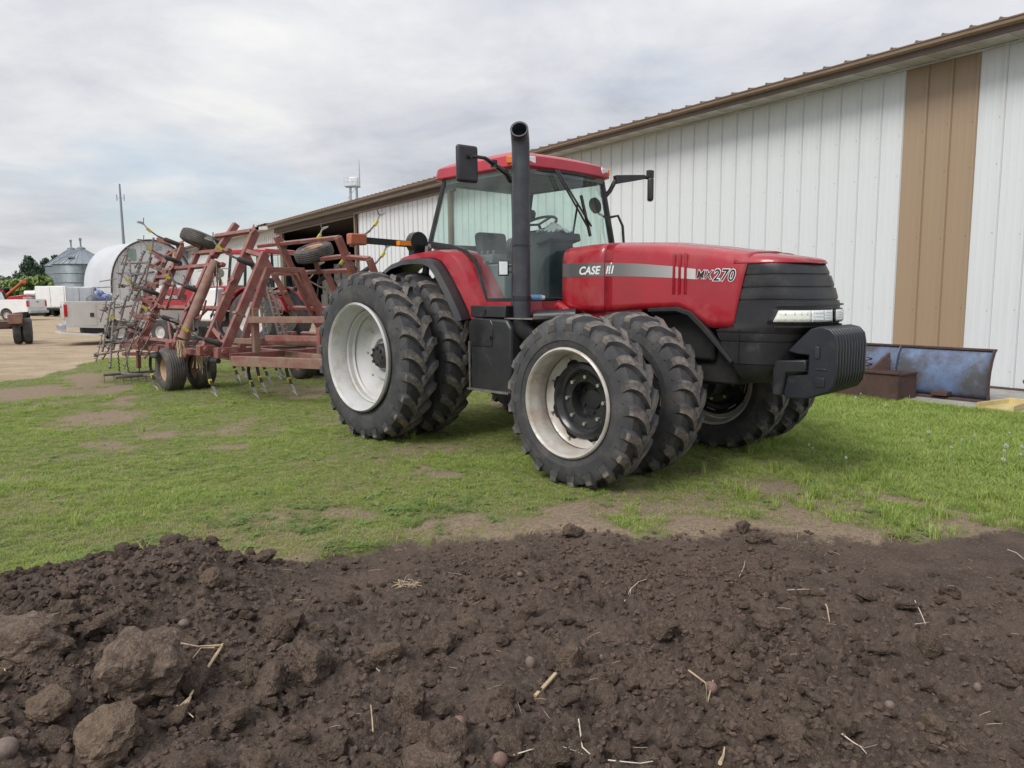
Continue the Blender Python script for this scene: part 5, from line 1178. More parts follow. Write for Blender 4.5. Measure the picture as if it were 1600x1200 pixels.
rm_=MB(); rm_.prism([(-1.9,-.5,.42),(-.6,-.62,.30),(-.6,.62,.30),(-1.9,.5,.42)],(0,0,.05)); rmp=rm_.build('loading_ramp',M['vwhite'],None); rmp.location=P1-rp*.2+rv*-.0; rmp.rotation_euler=(0,0,hd+.1); tag(rmp,'pale flat ramp sticking out behind the silver pickup','ramp')
# old red tractor
RW=G(450,537); FWp=G(308,534); hv=(FWp-RW); hv.z=0; wb_=hv.length; ah=math.atan2(hv.y,hv.x)
it=thing('old_tractor','old red and white tractor with a cab parked facing left behind the cultivator','tractor',RW+Vector((math.sin(ah),-math.cos(ah),0))*-.75,ah)
sy=1 if (Matrix.Rotation(ah,3,'Z')@Vector((0,1,0))).y<0 else -1    # side facing us
for s in (1,-1):
    simple_wheel(it,(0,s*.80,.90),.90,.45,(0,1,0),'rim',.60); simple_wheel(it,(wb_,s*.75,.42),.42,.26,(0,1,0),'rim',.5)
m=MB(); m.prism([(1.15,-.33,1.15),(wb_+.45,-.33,1.15),(wb_+.5,-.33,1.30),(wb_+.45,-.33,1.88),(1.15,-.33,1.98)],(0,.66,0)); hdm=m.build('bonnet',M['red'],it,bevel=.03)
m=MB()
for s in (-1,1): m.box((wb_-.15,s*.337,1.60),(1.15,.012,.17))
m.build('name_strip',M['gloss'],hdm)
tm=text_mesh('INTERNATIONAL',.15,0,.002); tm.materials.append(M['vwhite']); to=bpy.data.objects.new('lettering',tm); COL.objects.link(to); to.parent=hdm
to.rotation_euler=(R(90),0,0 if sy<0 else R(180)); to.location=(wb_-.15+(.55 if sy>0 else -.55),sy*.348,1.55); to.scale=(.82,1,1)
m=MB(); m.prism([(1.55,sy*.36,.80),(2.35,sy*.36,.80),(2.35,sy*.36,1.85),(1.55,sy*.36,1.90)],(0,sy*.42,0)); m.build('side_tank',M['vwhite'],it,bevel=.08,seg=3)
m=MB(); m.box((1.6,0,.85),(3.6,.5,.5)); m.tube([(0,-.8,.9),(0,.8,.9)],.15,10); m.tube([(wb_,-.75,.45),(wb_,.75,.45)],.08,8); m.build('chassis',M['dark'],it)
for s in (1,-1):
    m=MB(); rows=[[Vector((1.02*math.cos(a),s*w_,.90+1.02*math.sin(a))) for w_ in (.52,1.02)] for a in np.linspace(R(20),R(165),10)]; m.grid(rows); o=m.build('fender',M['red'],it,40); sf=o.modifiers.new('t','SOLIDIFY'); sf.thickness=.03
m=MB()
for x,z0,x1_,z1 in ((-.45,1.5,-.35,2.95),(.45,1.3,.4,2.95),(1.2,1.2,1.0,2.95)):
    for s in (1,-1): m.beam((x,s*.72,z0),(x1_,s*.62,z1),.07,.07)
m.build('cab_frame',M['gloss'],it)
m=MB(); m.box((.32,0,3.02),(1.65,1.45,.16)); m.build('cab_roof',M['red'],it,bevel=.04)
for s in (1,-1):
    m=MB(); m.add([(-.40,s*.70,1.75),(1.15,s*.70,1.5),(1.0,s*.63,2.92),(-.36,s*.63,2.92)],[(0,1,2,3)]); m.build('cab_window',M['glass'],it,recalc=False)
m=MB(); m.box((.35,0,1.35),(1.4,1.3,.5)); m.build('cab_lower',M['red'],it,bevel=.03)
m=MB(); m.tube([(2.0,sy*.1,1.9),(2.0,sy*.1,2.6)],.045,10); m.build('exhaust_pipe',M['dark'],it,40)
m=MB(); m.box((.3,0,1.9),(.5,.5,.6)); m.build('seat',M['seat'],it,bevel=.05)
for s in (1,-1):
    m=MB(); m.tube([(1.0,s*.66,2.5),(1.1,s*.95,2.5)],.015,6); m.disc((1.1,s*1.0,2.35),(1,0,0),.14,.03,14); m.build('wing_mirror',M['steel'],it)
# rusty wagon at the left edge
WV=(1,0,0)
wg=thing('rusty_wagon','rusty low wagon with dual wheels reaching in from the left edge','wagon',G(30,536),R(30))
m=MB(); 
for y in (-.35,.35): m.beam((-5.2,y*.9,.62),(.3,y,.62),.12,.18)
for x in (-4.5,-3,-1.5,-.2): m.beam((x,-.9,.60),(x,.9,.60),.10,.10)
m.beam((-5.3,-.95,.70),(.4,-.95,.70),.10,.14); m.beam((-5.3,.95,.70),(.4,.95,.70),.10,.14); m.build('wagon_frame',M['rust'],wg)
m=MB(); m.box((.0,-.85,.90),(.42,.75,.34)); m.build('fender',M['framedirt'],wg,bevel=.02)
for x,y in ((.02,-.6),(.33,-.6),(-3.9,-1.0),(-1.05,-7.6),(.02,.9),(-3.9,.9)): simple_wheel(wg,(x,y,.46),.46,.26,(1,0,0),'rust')
m=MB(); ct=Vector((-1.4,-.95,1.1)); m.tube([ct+Vector((.32*math.cos(a),0,.32*math.sin(a))) for a in np.linspace(0,6.28,18)],.02,5); m.beam((-1.9,-.95,.75),(-1.9,-.95,1.3),.06,.06); m.beam((-2.6,-.95,1.3),(-.9,-.95,1.3),.06,.06); m.build('side_hoop',M['rust'],wg)
# box trailers
def trailer(label,x0,x1,xs,ytop,ybot,yg,light,sidel):
    a=G(x0,yg);b=G(x1,yg); ex=(b-a); ex.z=0; W=ex.length; ang=math.atan2(ex.y,ex.x); d=a.y
    zt_=H+(hzy(x0)-ytop)/F*d; zb=H-(ybot-hzy(x0))/F*d
    pass; tr_=thing('box_trailer',label,'trailer',a,ang+R(13)); L_=sidel
    m=MB(); m.box((W/2,L_/2,(zt_+zb)/2),(W,L_,zt_-zb)); bx=m.build('trailer_body',light,tr_,bevel=.03)
    for px in (W*.27,W*.73): m=MB(); m.box((px,-.02,(zt_+zb)/2),(W*.44,.03,(zt_-zb)*.92)); m.build('rear_door',light,tr_,bevel=.01)
    m=MB(); m.box((W/2,L_/2,zb-.12),(W*.8,L_*.98,.2)); m.box((W/2,-.03,zb-.06),(W,.08,.12)); m.build('trailer_frame',M['dark'],tr_)
    for y in (.8,2.0,L_-1.5):
        for px in (.25,W-.25): simple_wheel(tr_,(px,y,.42),.42,.4,(1,0,0),'dark')
    m=MB(); 
    for px in (W*.2,W*.8): m.box((px,L_-2.8,(zb-.1)/2),(.1,.1,zb-.1))
    m.build('landing_leg',M['dark'],tr_)
    return tr_
trailer('white box trailer left of the pair below the grain bins',58,97,48,447.5,481,495,M['vwhite'],7)
trailer('dull silver box trailer right of the pair below the grain bins',106,141,97,449,481,495,M['galv'],7)
trailer('small grey trailer between the white pickup and the box trailers',38,50,36,464,480,494,mat('old_grey_trailer',(.30,.30,.28),.6),4)
# red grain wagon with auger
gw=thing('grain_wagon','red grain wagon with a dark tarp and a raised orange auger at the left edge','grain wagon',G(2,484),R(5))
m=MB(); m.prism([(-4.5,-1.2,2.6),(1.2,-1.2,2.6),(.6,-1.2,1.1),(-3.9,-1.2,1.1)],(0,2.4,0)); m.build('hopper',M['red'],gw)
m=MB(); m.box((-1.6,0,2.72),(5.8,2.4,.26)); m.build('tarp',M['seat'],gw,bevel=.08)
m=MB(); m.tube([(.2,-1.3,.8),(3.9,-1.4,3.7)],.20,10); m.box((4.0,-1.4,3.65),(.5,.4,.5)); m.build('auger_tube',mat('orange_auger_paint',(.48,.10,.05),.5),gw,40)
for x in (-3.2,.2): simple_wheel(gw,(x,-1.0,.5),.5,.3,(0,1,0),'rim'); simple_wheel(gw,(x,1.0,.5),.5,.3,(0,1,0),'rim')
m=MB(); m.box((-1.5,0,.8),(4.6,1.2,.2)); m.box((-1.5,0,1.0),(2.4,.8,.4)); m.build('running_gear',M['dark'],gw)
ih=thing('red_implement','low red implement with a white tank beside the orange auger','implement',G(33,492),0)
m=MB(); m.prism([(-1.6,-.6,.9),(2.4,-.6,.9),(1.0,-.6,1.9),(-.6,-.6,1.7)],(0,1.2,0)); m.build('implement_body',M['red'],ih,bevel=.05); m=MB(); m.tube([(.6,0,1.95),(1.6,0,1.95)],.28,14); m.build('tank',M['vwhite'],ih,40); m=MB(); m.box((0,0,.7),(3.6,.3,.2)); m.build('chassis',M['dark'],ih)
simple_wheel(ih,(.5,-.8,.5),.5,.3,(0,1,0)); simple_wheel(ih,(.5,.8,.5),.5,.3,(0,1,0))
# grain bins
def grain_bin(label,cx,dist,rpx,yeave,yapex):
    c=farpt(cx,dist); g=c.normalized(); r=wat(rpx,c); ze=zat(cx,yeave,c); za=zat(cx,yapex,c)
    b=thing('grain_bin',label,'grain bin',c,math.atan2(g.y,g.x)); n=64
    m=MB(); P=[]; k=int(ze/.11)
    for i in range(k*2+1): z=ze*i/(k*2); P.append((z,r+(.022 if i%2 else 0)))
    m.lathe(P,n=n); m.build('bin_wall',M['bin'],b,30)
    for i in range(1,int(ze/1.12)+1):
        m=MB(); m.lathe([(ze-1.12*i-.03,r+.03),(ze-1.12*i-.03,r+.06),(ze-1.12*i+.03,r+.06),(ze-1.12*i+.03,r+.03)],n=n); m.build('ring_seam',M['bin'],b)
    rt_=r*.13; ns=28
    for i in range(ns):
        a0,a1=2*math.pi*i/ns,2*math.pi*(i+1)/ns; m=MB(); R0=r+.18
        p=[Vector((R0*math.cos(a0),R0*math.sin(a0),ze-.02)),Vector((R0*math.cos(a1),R0*math.sin(a1),ze-.02)),Vector((rt_*math.cos(a1),rt_*math.sin(a1),za)),Vector((rt_*math.cos(a0),rt_*math.sin(a0),za))]
        m.add(p,[(0,1,2,3)]); m.beam(p[0],p[3],.10,.09,(0,0,1)); m.build('roof_panel',M['bin'],b)
    m=MB(); m.lathe([(za-.1,rt_+.1),(za+.15,rt_+.1),(za+.35,.1),(za+.4,0)],n=20); m.tube([(0,0,za+.3),(0,0,za+1.1)],.10,8); m.box((0,0,za+1.2),(.3,.3,.3)); m.build('roof_cap',M['bin'],b,40)
    m=MB(); 
    for y in (-.2,.2): m.beam(Vector((-math.sqrt(max(.1,r*r-y*y))-.15,y,.3)),Vector((-math.sqrt(max(.1,r*r-y*y))-.15,y,ze)),.05,.05)
    m.build('ladder',M['bin'],b)
    m=MB(); m.box((-r*.6,r*.35,ze+(za-ze)*.42),(.7,.7,.25)); m.build('roof_vent',M['bin'],b,bevel=.04); return b
grain_bin('big round steel grain bin with a ribbed cone roof behind the trailers',132,108,45,414.5,391)
grain_bin('second steel grain bin half hidden behind the bigger one',117,124,42,417,391.5)
# hoop building
hg=farpt(240,68); ph=R(45)
hb_=thing('hoop_building','white rounded hoop shed with a metal gable behind the silver pickup','shed',hg,ph)
HW=3.15; HT=zat(240,378,hg); WL=1.9
def archp(n=24): return [Vector((HW*math.cos(math.pi-math.pi*k/n)*(1),0,WL+(HT-WL)*(math.sin(math.pi*k/n)**.80))) for k in range(n+1)]
A_=archp()
M['fabric']=mat('white_fabric_cover',(.50,.51,.53),.55,c2=(.44,.455,.48),scale=.6)
m=MB(); m.grid([[p+Vector((p.x*.02,-.25,.03)) for p in A_]]+[[p+Vector((0,y,.0-.02*(i%2))) for p in A_] for i,y in enumerate((1,2,3,4,5,6,7))]); m.build('fabric_cover',M['fabric'],hb_,60)
m=MB(); m.tube([p+Vector((p.x*.02,-.26,.03)) for p in A_],.07,6); m.build('cover_edge',M['dark'],hb_,40)
i=0; x=-HW
while x<HW-.01:
    x2=min(x+.61,HW); zf=lambda q: WL+(HT-WL)*(max(0,1-(q/HW)**2)**.40); m=MB(); m.prism([(x,0,0),(x2-.01,0,0)]+[(x+(x2-x-.01)*q_,0,zf(min(HW-.001,max(-HW+.001,x+(x2-x)*q_)))-.01) for q_ in (1,.85,.7,.5,.3,.15,0)],(0,.05,0)); m.beam((x+.02,-.015,0),(x+.02,-.015,zf(x)-.05),.04,.03); m.build('gable_panel',M['white'],hb_); x=x2
m=MB(); m.box((0,-.04,1.7),(3.6,.06,3.4)); dd=m.build('shed_door',mat('grey_white_door',(.55,.57,.58),.5),hb_); m=MB(); m.box((-.0,-.08,3.45),(4.2,.08,.14)); m.build('door_rail',M['galv'],dd)
m=MB(); m.box((-1.5,-.05,4.9),(.7,.06,.9)); m.build('gable_window',mat('green_plastic_window',(.26,.36,.30),.4),hb_); m=MB(); m.box((.3,-.05,5.5),(1.2,.06,.35)); m.build('gable_vent',M['galv'],hb_)
m=MB(); m.prism([(-HW,0,0),(-HW,7,0),(-HW,7,WL),(-HW,0,WL)],(.08,0,0)); m.prism([(HW-.08,0,0),(HW-.08,7,0),(HW-.08,7,WL),(HW-.08,0,WL)],(.08,0,0)); m.build('base_wall',M['white'],hb_)
for k,(x,y) in enumerate(((145,476),(151,476.5),(157,477),(163,477.5))):
    v=ray(x+1,470); g=Vector((v.x,v.y,0)).normalized()*(52+k*.4); m=MB(); m.lathe([(0,0),(0,.42),(.5,.44),(1.1,.44),(1.55,.40),(1.75,.15),(1.76,0)],n=18); o=m.build('storage_drum',mat('dark_grey_drum',(.10,.11,.12),.5) if k==0 else bpy.data.materials['dark_grey_drum'],None,50); o.location=g; tag(o,'dark grey drum in the row in front of the hoop shed','drum','dark grey drums beside the hoop shed')
# cell tower and elevator leg
g=farpt(199,210); hz=zat(199,293,g)
ct=thing('radio_mast','tall slim grey radio mast with small antennas rising behind the hoop shed','mast',g,0)
m=MB(); m.tube([(0,0,0),(0,0,hz*.83),(0,0,hz)],[.45,.26,.20],10); m.build('mast_pole',mat('mast_grey',(.28,.30,.33),.5,.3),ct,40)
hz2=zat(199,314,g)
for sx_ in (-1,1):
    m=MB(); m.beam((0,0,hz2),(sx_*.85,0,hz2),.12,.12); m.box((sx_*.9,0,hz2+.1),(.22,.2,1.5)); m.build('antenna',M['galv'],ct)
g=farpt(558,92); q=lambda y:zat(558,y,g)
el=thing('elevator_tower','pale steel elevator tower with a platform rising behind the barn roof','tower',g,0)
m=MB(); zb_=q(297)
for x in (-.45,.45):
    for y in (-.45,.45): m.beam((x*1.3,y*1.3,0),(x*.8,y*.8,zb_),.10,.10)
for i in range(10):
    z0,z1=zb_*i/10,zb_*(i+1)/10; m.beam((-.6,-.6,z0),(.6,-.6,z1),.05,.05)
m.build('tower_leg',M['galv'],el)
m=MB(); m.box((-.1,0,q(297)),(1.7,1.2,.08)); 
for x in (-.95,-.5,0,.4,.75): m.beam((x,-.6,q(297)),(x,-.6,q(285)),.03,.03)
m.beam((-.95,-.6,q(285)),(.75,-.6,q(285)),.03,.03); m.beam((-.95,-.6,q(291)),(.75,-.6,q(291)),.03,.03); m.build('platform',M['galv'],el)
m=MB(); m.box((.05,.1,(q(296)+q(283))/2),(.95,.8,q(283)-q(296))); m.build('head_box',M['vwhite'],el,bevel=.1); m=MB(); m.tube([(.75,0,q(297)),(.75,0,q(272)),(.75,0,q(257))],[.07,.06,.03],6); m.build('mast_rod',M['galv'],el)
# ---- trees
def leafmat(name,c,c2):
    m=mat(name,c,.7,c2=c2,scale=1.2); return m
LM={'con':leafmat('dark_conifer_needles',(.030,.060,.034),(.05,.09,.045)),'lt':leafmat('fresh_green_leaves',(.24,.31,.09),(.15,.22,.065)),'md':leafmat('mid_green_leaves',(.10,.16,.06),(.15,.21,.08)),'gy':leafmat('grey_green_leaves',(.16,.20,.12),(.11,.15,.08))}
M['bark']=mat('tree_bark',(.10,.08,.06),.9)
def leafcloud(cl,n,ls,rg):
    m=MB(); vs=[];fs=[]
    for (c,r_) in cl:
        k=int(n*r_**2)
        for _ in range(k):
            d=rg.normal(size=3); d/=np.linalg.norm(d); rr0=r_[0] if isinstance(r_,tuple) else r_
            p=np.array(c)+d*rr0*(.55+.5*rg.random())*np.array([1,1,.8]); a=rg.normal(size=3);a/=np.linalg.norm(a);b=np.cross(a,d);b/=np.linalg.norm(b)+1e-9; s_=ls*(.6+.8*rg.random()); i=len(vs)
            vs+= [p-a*s_-b*s_*.5,p+a*s_-b*s_*.5,p+a*s_*.6+b*s_*.7,p-a*s_*.6+b*s_*.7]; fs.append((i,i+1,i+2,i+3))
    m.v=[tuple(q) for q in vs]; m.f=fs; m.m=[0]*len(fs); return m
def tree(name,label,x,dist,ytop,kind,wpx,mt,seed,group=None):
    rg=np.random.default_rng(seed); g=farpt(x,dist); ht=zat(x,ytop,g)/(1. if kind=='con' else .90); wd=wat(wpx,g)*(1.1 if kind=='con' else 1.35)
    tr_=thing(name,label,'tree',g,0,group)
    tm_=MB(); tm_.tube([(0,0,0),(rg.normal()*.1,0,ht*.3),(0,rg.normal()*.15,ht*(.9 if kind=='con' else .6))],[ht*.03,ht*.022,ht*.006],7)
    cl=[]
    if kind=='con':
        for i in range(44):
            f=(i+.5)/44; z=ht*(.12+.86*f); rad=wd*.5*(1-f)**.65*(.75+.45*rg.random())+.25; a=rg.random()*6.28
            for k in range(3):
                aa=a+k*2.1+rg.random()*.5; q=rad*(.35+.6*rg.random()); cl.append(((q*math.cos(aa),q*math.sin(aa),z-.12*q),.30+rad*.26))
            tm_.tube([(0,0,z),(rad*math.cos(a),rad*math.sin(a),z-.1*rad)],.05,4)
    else:
        for i in range(34):
            d=rg.normal(size=3); d/=np.linalg.norm(d); q=.35+.6*rg.random()**.6; c=(d[0]*wd*.42*q,d[1]*wd*.42*q,ht*(.55+.36*d[2]*q)); cl.append((c,ht*(.09+.07*rg.random())))
            if i<12: tm_.tube([(0,0,ht*.25),(c[0]*.5,c[1]*.5,(ht*.25+c[2])/2),c],[ht*.012,ht*.008,ht*.003],4)
    tm_.build('trunk',M['bark'],tr_,40)
    leafcloud(cl,60 if kind=='con' else 64,.17 if kind=='con' else .20,rg).build('crown',LM[mt],tr_,recalc=False)
tree('conifer_tree','tall dark conifer above the light green trees left of the grain bins',50,150,400.5,'con',62,'con',1)
tree('conifer_tree','dark conifer just left of the grain bin roofs',76,158,404,'con',46,'con',2)
tree('conifer_tree','dark conifer top showing between the grain bin roofs and the taller conifer',91,175,399,'con',34,'con',3)
for i,(x,d,yt,w_,mt,lb) in enumerate(((-60,130,428,46,'md','round green tree beyond the left edge'),(-22,120,436,40,'gy','grey green tree just outside the left edge'),(2,135,430,30,'gy','grey green tree at the left edge of the tree line'),(16,125,437,30,'lt','low bright green tree at the left end of the tree line'),(33,120,431,32,'lt','bright green round tree in front of the tall conifer'),(50,118,429,34,'lt','widest bright green tree below the tall conifer'),(68,116,428,26,'lt','yellow green tree touching the grain bin wall'),(24,150,432,26,'md','mid green tree behind the bright green ones'),(-2,112,456,22,'con','small dark bush at the left edge above the red wagon'))):
    tree('broadleaf_tree',lb,x,d,yt,'b',w_,mt,20+i)
for i,x in enumerate((-130,-95)): tree('broadleaf_tree','green tree of the row beyond the left edge',x,135+i*8,430+i*5,'b',44,'md',60+i,'trees beyond the left edge')
m=MB(); rg=np.random.default_rng(5)
cl=[]
for i in range(330):
    a=R(-58+40*i/330); d=255+20*rg.random(); cl.append(((d*math.sin(a),d*math.cos(a),2.0+3.0*rg.random()),3.0+2*rg.random()))
lc=leafcloud(cl,2.2,.9,rg); o=lc.build('far_wood',LM['md'],None,recalc=False); tag(o,'far line of woodland on the horizon at the left','wood',kind='stuff')
# ============================================================ SOIL CLODS, STONES, STALKS
def hash_noise3(v,f,s):
    return math.sin(v.x*f+s*1.7)*math.sin(v.y*f*1.13+s*2.9)*math.sin(v.z*f*.93+s*.7)
from mathutils import noise as MN
def clod_mesh(seed,name,mt,sub=3,squash=.72,facet=.25,rough_=.12,smooth_=False):
    rg=random.Random(seed); bm=bmesh.new(); bmesh.ops.create_icosphere(bm,subdivisions=sub,radius=1)
    planes=[(Vector((rg.gauss(0,1),rg.gauss(0,1),rg.gauss(0,.8))).normalized(),rg.uniform(.42,.82)) for _ in range(10)]; off=Vector((seed*3.1,seed*1.7,seed*.9))
    for v in bm.verts:
        d=v.co.normalized(); r=1.
        for n_,h in planes:
            k=d.dot(n_)
            if k>.05: r=min(r,max(.45,(h/k))*(1-facet)+r*facet)
        if not smooth_:
            r*=1+rough_*MN.noise(d*1.7+off)*1.6+rough_*.9*MN.noise(d*4+off)+rough_*.55*MN.noise(d*9+off)+rough_*.35*MN.noise(d*19+off)
        v.co=d*r; v.co.z*=squash
    me=bpy.data.meshes.new(name); bm.to_mesh(me); bm.free(); me.materials.append(mt)
    me.polygons.foreach_set('use_smooth',[True]*len(me.polygons)); me.set_sharp_from_angle(angle=R(32 if not smooth_ else 80)); return me
M['clod']=mat('dark_soil_clod',(.145,.106,.081),.95,c2=(.080,.059,.046),scale=2.2,dirt=((.24,.18,.138),.75,8,.47),bump=.03,bscale=9,spec=.1)
M['clodp']=mat('pale_gritty_clod',(.205,.150,.108),.95,c2=(.13,.092,.066),scale=3,dirt=((.42,.36,.29),.75,18,.57),bump=.03,bscale=9,spec=.1)
M['stone']=mat('smooth_stone',(.17,.125,.10),.7,c2=(.12,.09,.07),scale=3)
M['stonep']=mat('pinkish_stone',(.19,.115,.088),.7,c2=(.14,.085,.066),scale=3)
CL=[clod_mesh(i,'soil_clod',M['clod'],4) for i in range(9)]; CLP=[clod_mesh(40+i,'soil_clod',M['clodp'],4) for i in range(2)]; ST=[clod_mesh(60+i,'stone',M['stone'] if i%2 else M['stonep'],3,.7,.75,.01,True) for i in range(4)]
CLS=[clod_mesh(200+i,'soil_clod',M['clod'],3,.72,.06,.20) for i in range(9)]
def soil_px(x,y,wpx,hpx,label,mi=0,kind='clod',group=None,sink=.25,rz=None):
    p=onsoil(x,y+hpx*.35); d=(p-O).length; w_=wpx/F*d/2; h_=hpx/F*d/2*1.12
    me=(CL[mi%9] if kind=='clod' else CLP[mi%2] if kind=='pale' else ST[mi%4]); sq=.72 if kind!='stone' else .7
    o=link('soil_clod' if kind!='stone' else 'stone',me,None,(p.x,p.y,p.z+h_*(1-sink)*.75),(random.uniform(-.15,.15),random.uniform(-.15,.15),rz if rz is not None else random.uniform(0,6.28)),(w_*1.08,w_*1.0,h_/sq))
    tag(o,label,'clod' if kind!='stone' else 'stone',group); return o
big=[(28,1003,118,58,'large flat clod cut by the left edge of the photo',1,'clod'),(228,1050,122,96,'biggest block of dark soil beside the long dry corn stalk',2,'clod'),(76,1100,60,42,'pale gritty clod left of the biggest soil block',0,'pale'),(180,1144,90,60,'broad speckled clod below the biggest soil block',1,'pale'),(606,1019,50,42,'square tan clod with a straw on its top',0,'pale'),(490,1024,66,52,'rounded dark clod left of the square tan clod',3,'clod'),(424,1068,58,50,'dark slanted clod below the long dry corn stalk tip',4,'clod'),(890,1032,46,46,'pale pitted lump above the short corn stub',1,'pale'),(1037,980,50,40,'pointed dark clod in the middle of the tilled ground',5,'clod'),(432,984,60,40,'wedge shaped clod high on the left slope of the heap',6,'clod'),(893,830,34,24,'reddish clod alone on the grass edge in front of the tractor',7,'clod'),(1165,1013,32,30,'squarish clod right of the pointed dark clod',0,'clod'),(1130,1005,44,34,'dark clod beside the squarish one',8,'clod'),(640,1098,58,52,'dark clod with a pale root scar',2,'clod'),(1196,968,44,30,'grey brown clod near the pale broken stalk',5,'clod'),(700,1165,60,56,'dark clod under the smooth grey stone',3,'clod'),(1450,1010,40,30,'dark clod right of the forked white stalk',6,'clod'),(1240,1150,60,40,'flat dark clod near the bottom right root',4,'clod'),(105,955,46,34,'brownish clod on the left shoulder of the heap',7,'clod'),(165,972,40,34,'clod just below the left shoulder of the heap',8,'clod'),(1160,826,24,18,'small clod on the edge of the lawn in front of the weights',2,'clod'),(1185,842,34,18,'low clod just inside the soil edge in front of the weights',1,'clod'),(670,1192,100,44,'clod cut by the bottom edge near the middle',3,'clod')]
for b in big: soil_px(*b)
for b in [(716,1136,26,30,'smooth grey oval stone on the dark soil',0,'stone'),(829,1036,16,18,'small tan stone left of the pale pitted lump',1,'stone'),(780,1185,24,22,'rounded tan stone near the bottom edge',2,'stone'),(812,899,10,8,'tiny pinkish stone near the soil edge',3,'stone'),(1110,1072,22,18,'reddish brown stone behind the bent yellow stalk',0,'stone'),(940,1028,7,10,'small pale upright pebble right of the pitted lump',2,'stone'),(1391,1103,14,12,'round pinkish pebble at lower right',1,'stone'),(1526,1077,11,12,'tan pebble at far lower right',3,'stone'),(288,972,16,12,'tan pebble on the heap slope',1,'stone'),(8,1172,30,26,'reddish stone in the bottom left corner',1,'stone')]: soil_px(*b,sink=.1)
# many ordinary clods: 270 of the biggest as objects, the rest as one scatter
rg=np.random.default_rng(77); cand=[]
tries=0
while len(cand)<270 and tries<20000:
    tries+=1; a=rg.uniform(R(-40),R(40)); r_=2.2+rg.random()**1.1*3.0; x=r_*math.sin(a); y=r_*math.cos(a)
    if float(soil_m(np.array([x]),np.array([y]))[0])<.6: continue
    eg=float(np.interp(math.atan2(x,y),_st,_sr))-r_
    if x>-1.45 and eg<.9 and rg.random()>eg/.9*.7: continue
    dens=.55+.45*max(0,min(1,.65-x*.28))+ (.15 if r_<3 else 0)-.12*max(0,r_-3.8)
    dens*= (.35+1.1*float(fbm(np.array([x*1.3]),np.array([y*1.3]),91,2)[0]))
    if rg.random()>dens*1.1: continue
    s_=.024+.048*rg.random()**2.0*(1.15 if x<.3 else .8); cand.append((x,y,s_))
for k,(x,y,s_) in enumerate(cand):
    z=gz(x,y); o=link('soil_clod',(CLP[k%2] if rg.random()<.10 else CLS[k%9]),None,(x,y,z+s_*.38),(rg.uniform(-.4,.4),rg.uniform(-.4,.4),rg.uniform(0,6.28)),(s_*rg.uniform(.85,1.35),s_,s_*rg.uniform(.8,1.15)))
    tag(o,'ordinary fist sized dark clod among the crumbled soil','clod','ordinary clods strewn over the tilled soil')
SRC=[]
def src_coll(name,objs):
    c=bpy.data.collections.new(name)
    for i,(me) in enumerate(objs):
        o=bpy.data.objects.new('%s_%02d'%(name,i),me); c.objects.link(o)
    return c
def scatter(name,pts,scl,rot,idx,coll,mat_=None,tilt=None,zsc=None):
    me=bpy.data.meshes.new(name); me.vertices.add(len(pts)); me.vertices.foreach_set('co',np.asarray(pts,dtype=np.float32).ravel())
    for an,arr,tp in (('sc',scl,'FLOAT'),('rz',rot,'FLOAT'),('ix',idx,'INT')):
        a=me.attributes.new(an,tp,'POINT'); a.data.foreach_set('value',np.asarray(arr,dtype=np.float32 if tp=='FLOAT' else np.int32))
    a=me.attributes.new('tl','FLOAT_VECTOR','POINT'); tv=np.zeros((len(pts),3),dtype=np.float32)
    if tilt is not None: tv[:,0]=rg.normal(0,tilt,len(pts)); tv[:,1]=rg.normal(0,tilt,len(pts))
    tv[:,2]=rot; a.data.foreach_set('vector',tv.ravel())
    o=bpy.data.objects.new(name,me); COL.objects.link(o)
    g=bpy.data.node_groups.new(name,'GeometryNodeTree'); g.interface.new_socket('Geometry',in_out='INPUT',socket_type='NodeSocketGeometry'); g.interface.new_socket('Geometry',in_out='OUTPUT',socket_type='NodeSocketGeometry')
    n=g.nodes;l=g.links; gi=n.new('NodeGroupInput'); go=n.new('NodeGroupOutput'); ip=n.new('GeometryNodeInstanceOnPoints'); ci=n.new('GeometryNodeCollectionInfo'); ci.inputs[0].default_value=coll; ci.inputs['Separate Children'].default_value=True; ci.inputs['Reset Children'].default_value=True
    def na(nm,tp):
        q=n.new('GeometryNodeInputNamedAttribute'); q.data_type=tp; q.inputs[0].default_value=nm; return q.outputs[0]
    l.new(gi.outputs[0],ip.inputs['Points']); l.new(ci.outputs[0],ip.inputs['Instance']); ip.inputs['Pick Instance'].default_value=True
    l.new(na('ix','INT'),ip.inputs['Instance Index']); l.new(na('sc','FLOAT'),ip.inputs['Scale']); 
    er=n.new('FunctionNodeEulerToRotation'); l.new(na('tl','FLOAT_VECTOR'),er.inputs[0]); l.new(er.outputs[0],ip.inputs['Rotation'])
    l.new(ip.outputs[0],go.inputs[0]); md=o.modifiers.new('scatter','NODES'); md.node_group=g; return o
M['crumb']=mat('soil_crumb',(.118,.085,.066),.95,c2=(.068,.050,.040),scale=1.5,spec=.1)
CS=src_coll('small_clod_source',[clod_mesh(100+i,'small_clod',M['crumb'],2,.72,.05,.30) for i in range(8)]+[clod_mesh(120,'pale_crumb',M['clodp'],2)])
NP=60000; a=rg.uniform(R(-48),R(48),NP); r_=1.9+rg.random(NP)**.9*3.6; x=r_*np.sin(a); y=r_*np.cos(a); sm=soil_m(x,y); den=np.clip(1.9*fbm(x*1.1,y*1.1,93,3)-.45,.08,1)-np.clip(x,0,3)*.05
far_ok=np.clip(1-(r_-4.2)*.5,.4,1); k=((sm>.35)|((sm>.02)&(rg.random(NP)<.25)))&(rg.random(NP)<den*far_ok); x=x[k];y=y[k]; s_=.0030+.023*rg.random(len(x))**4.2; z=zfun(x,y)+s_*.25
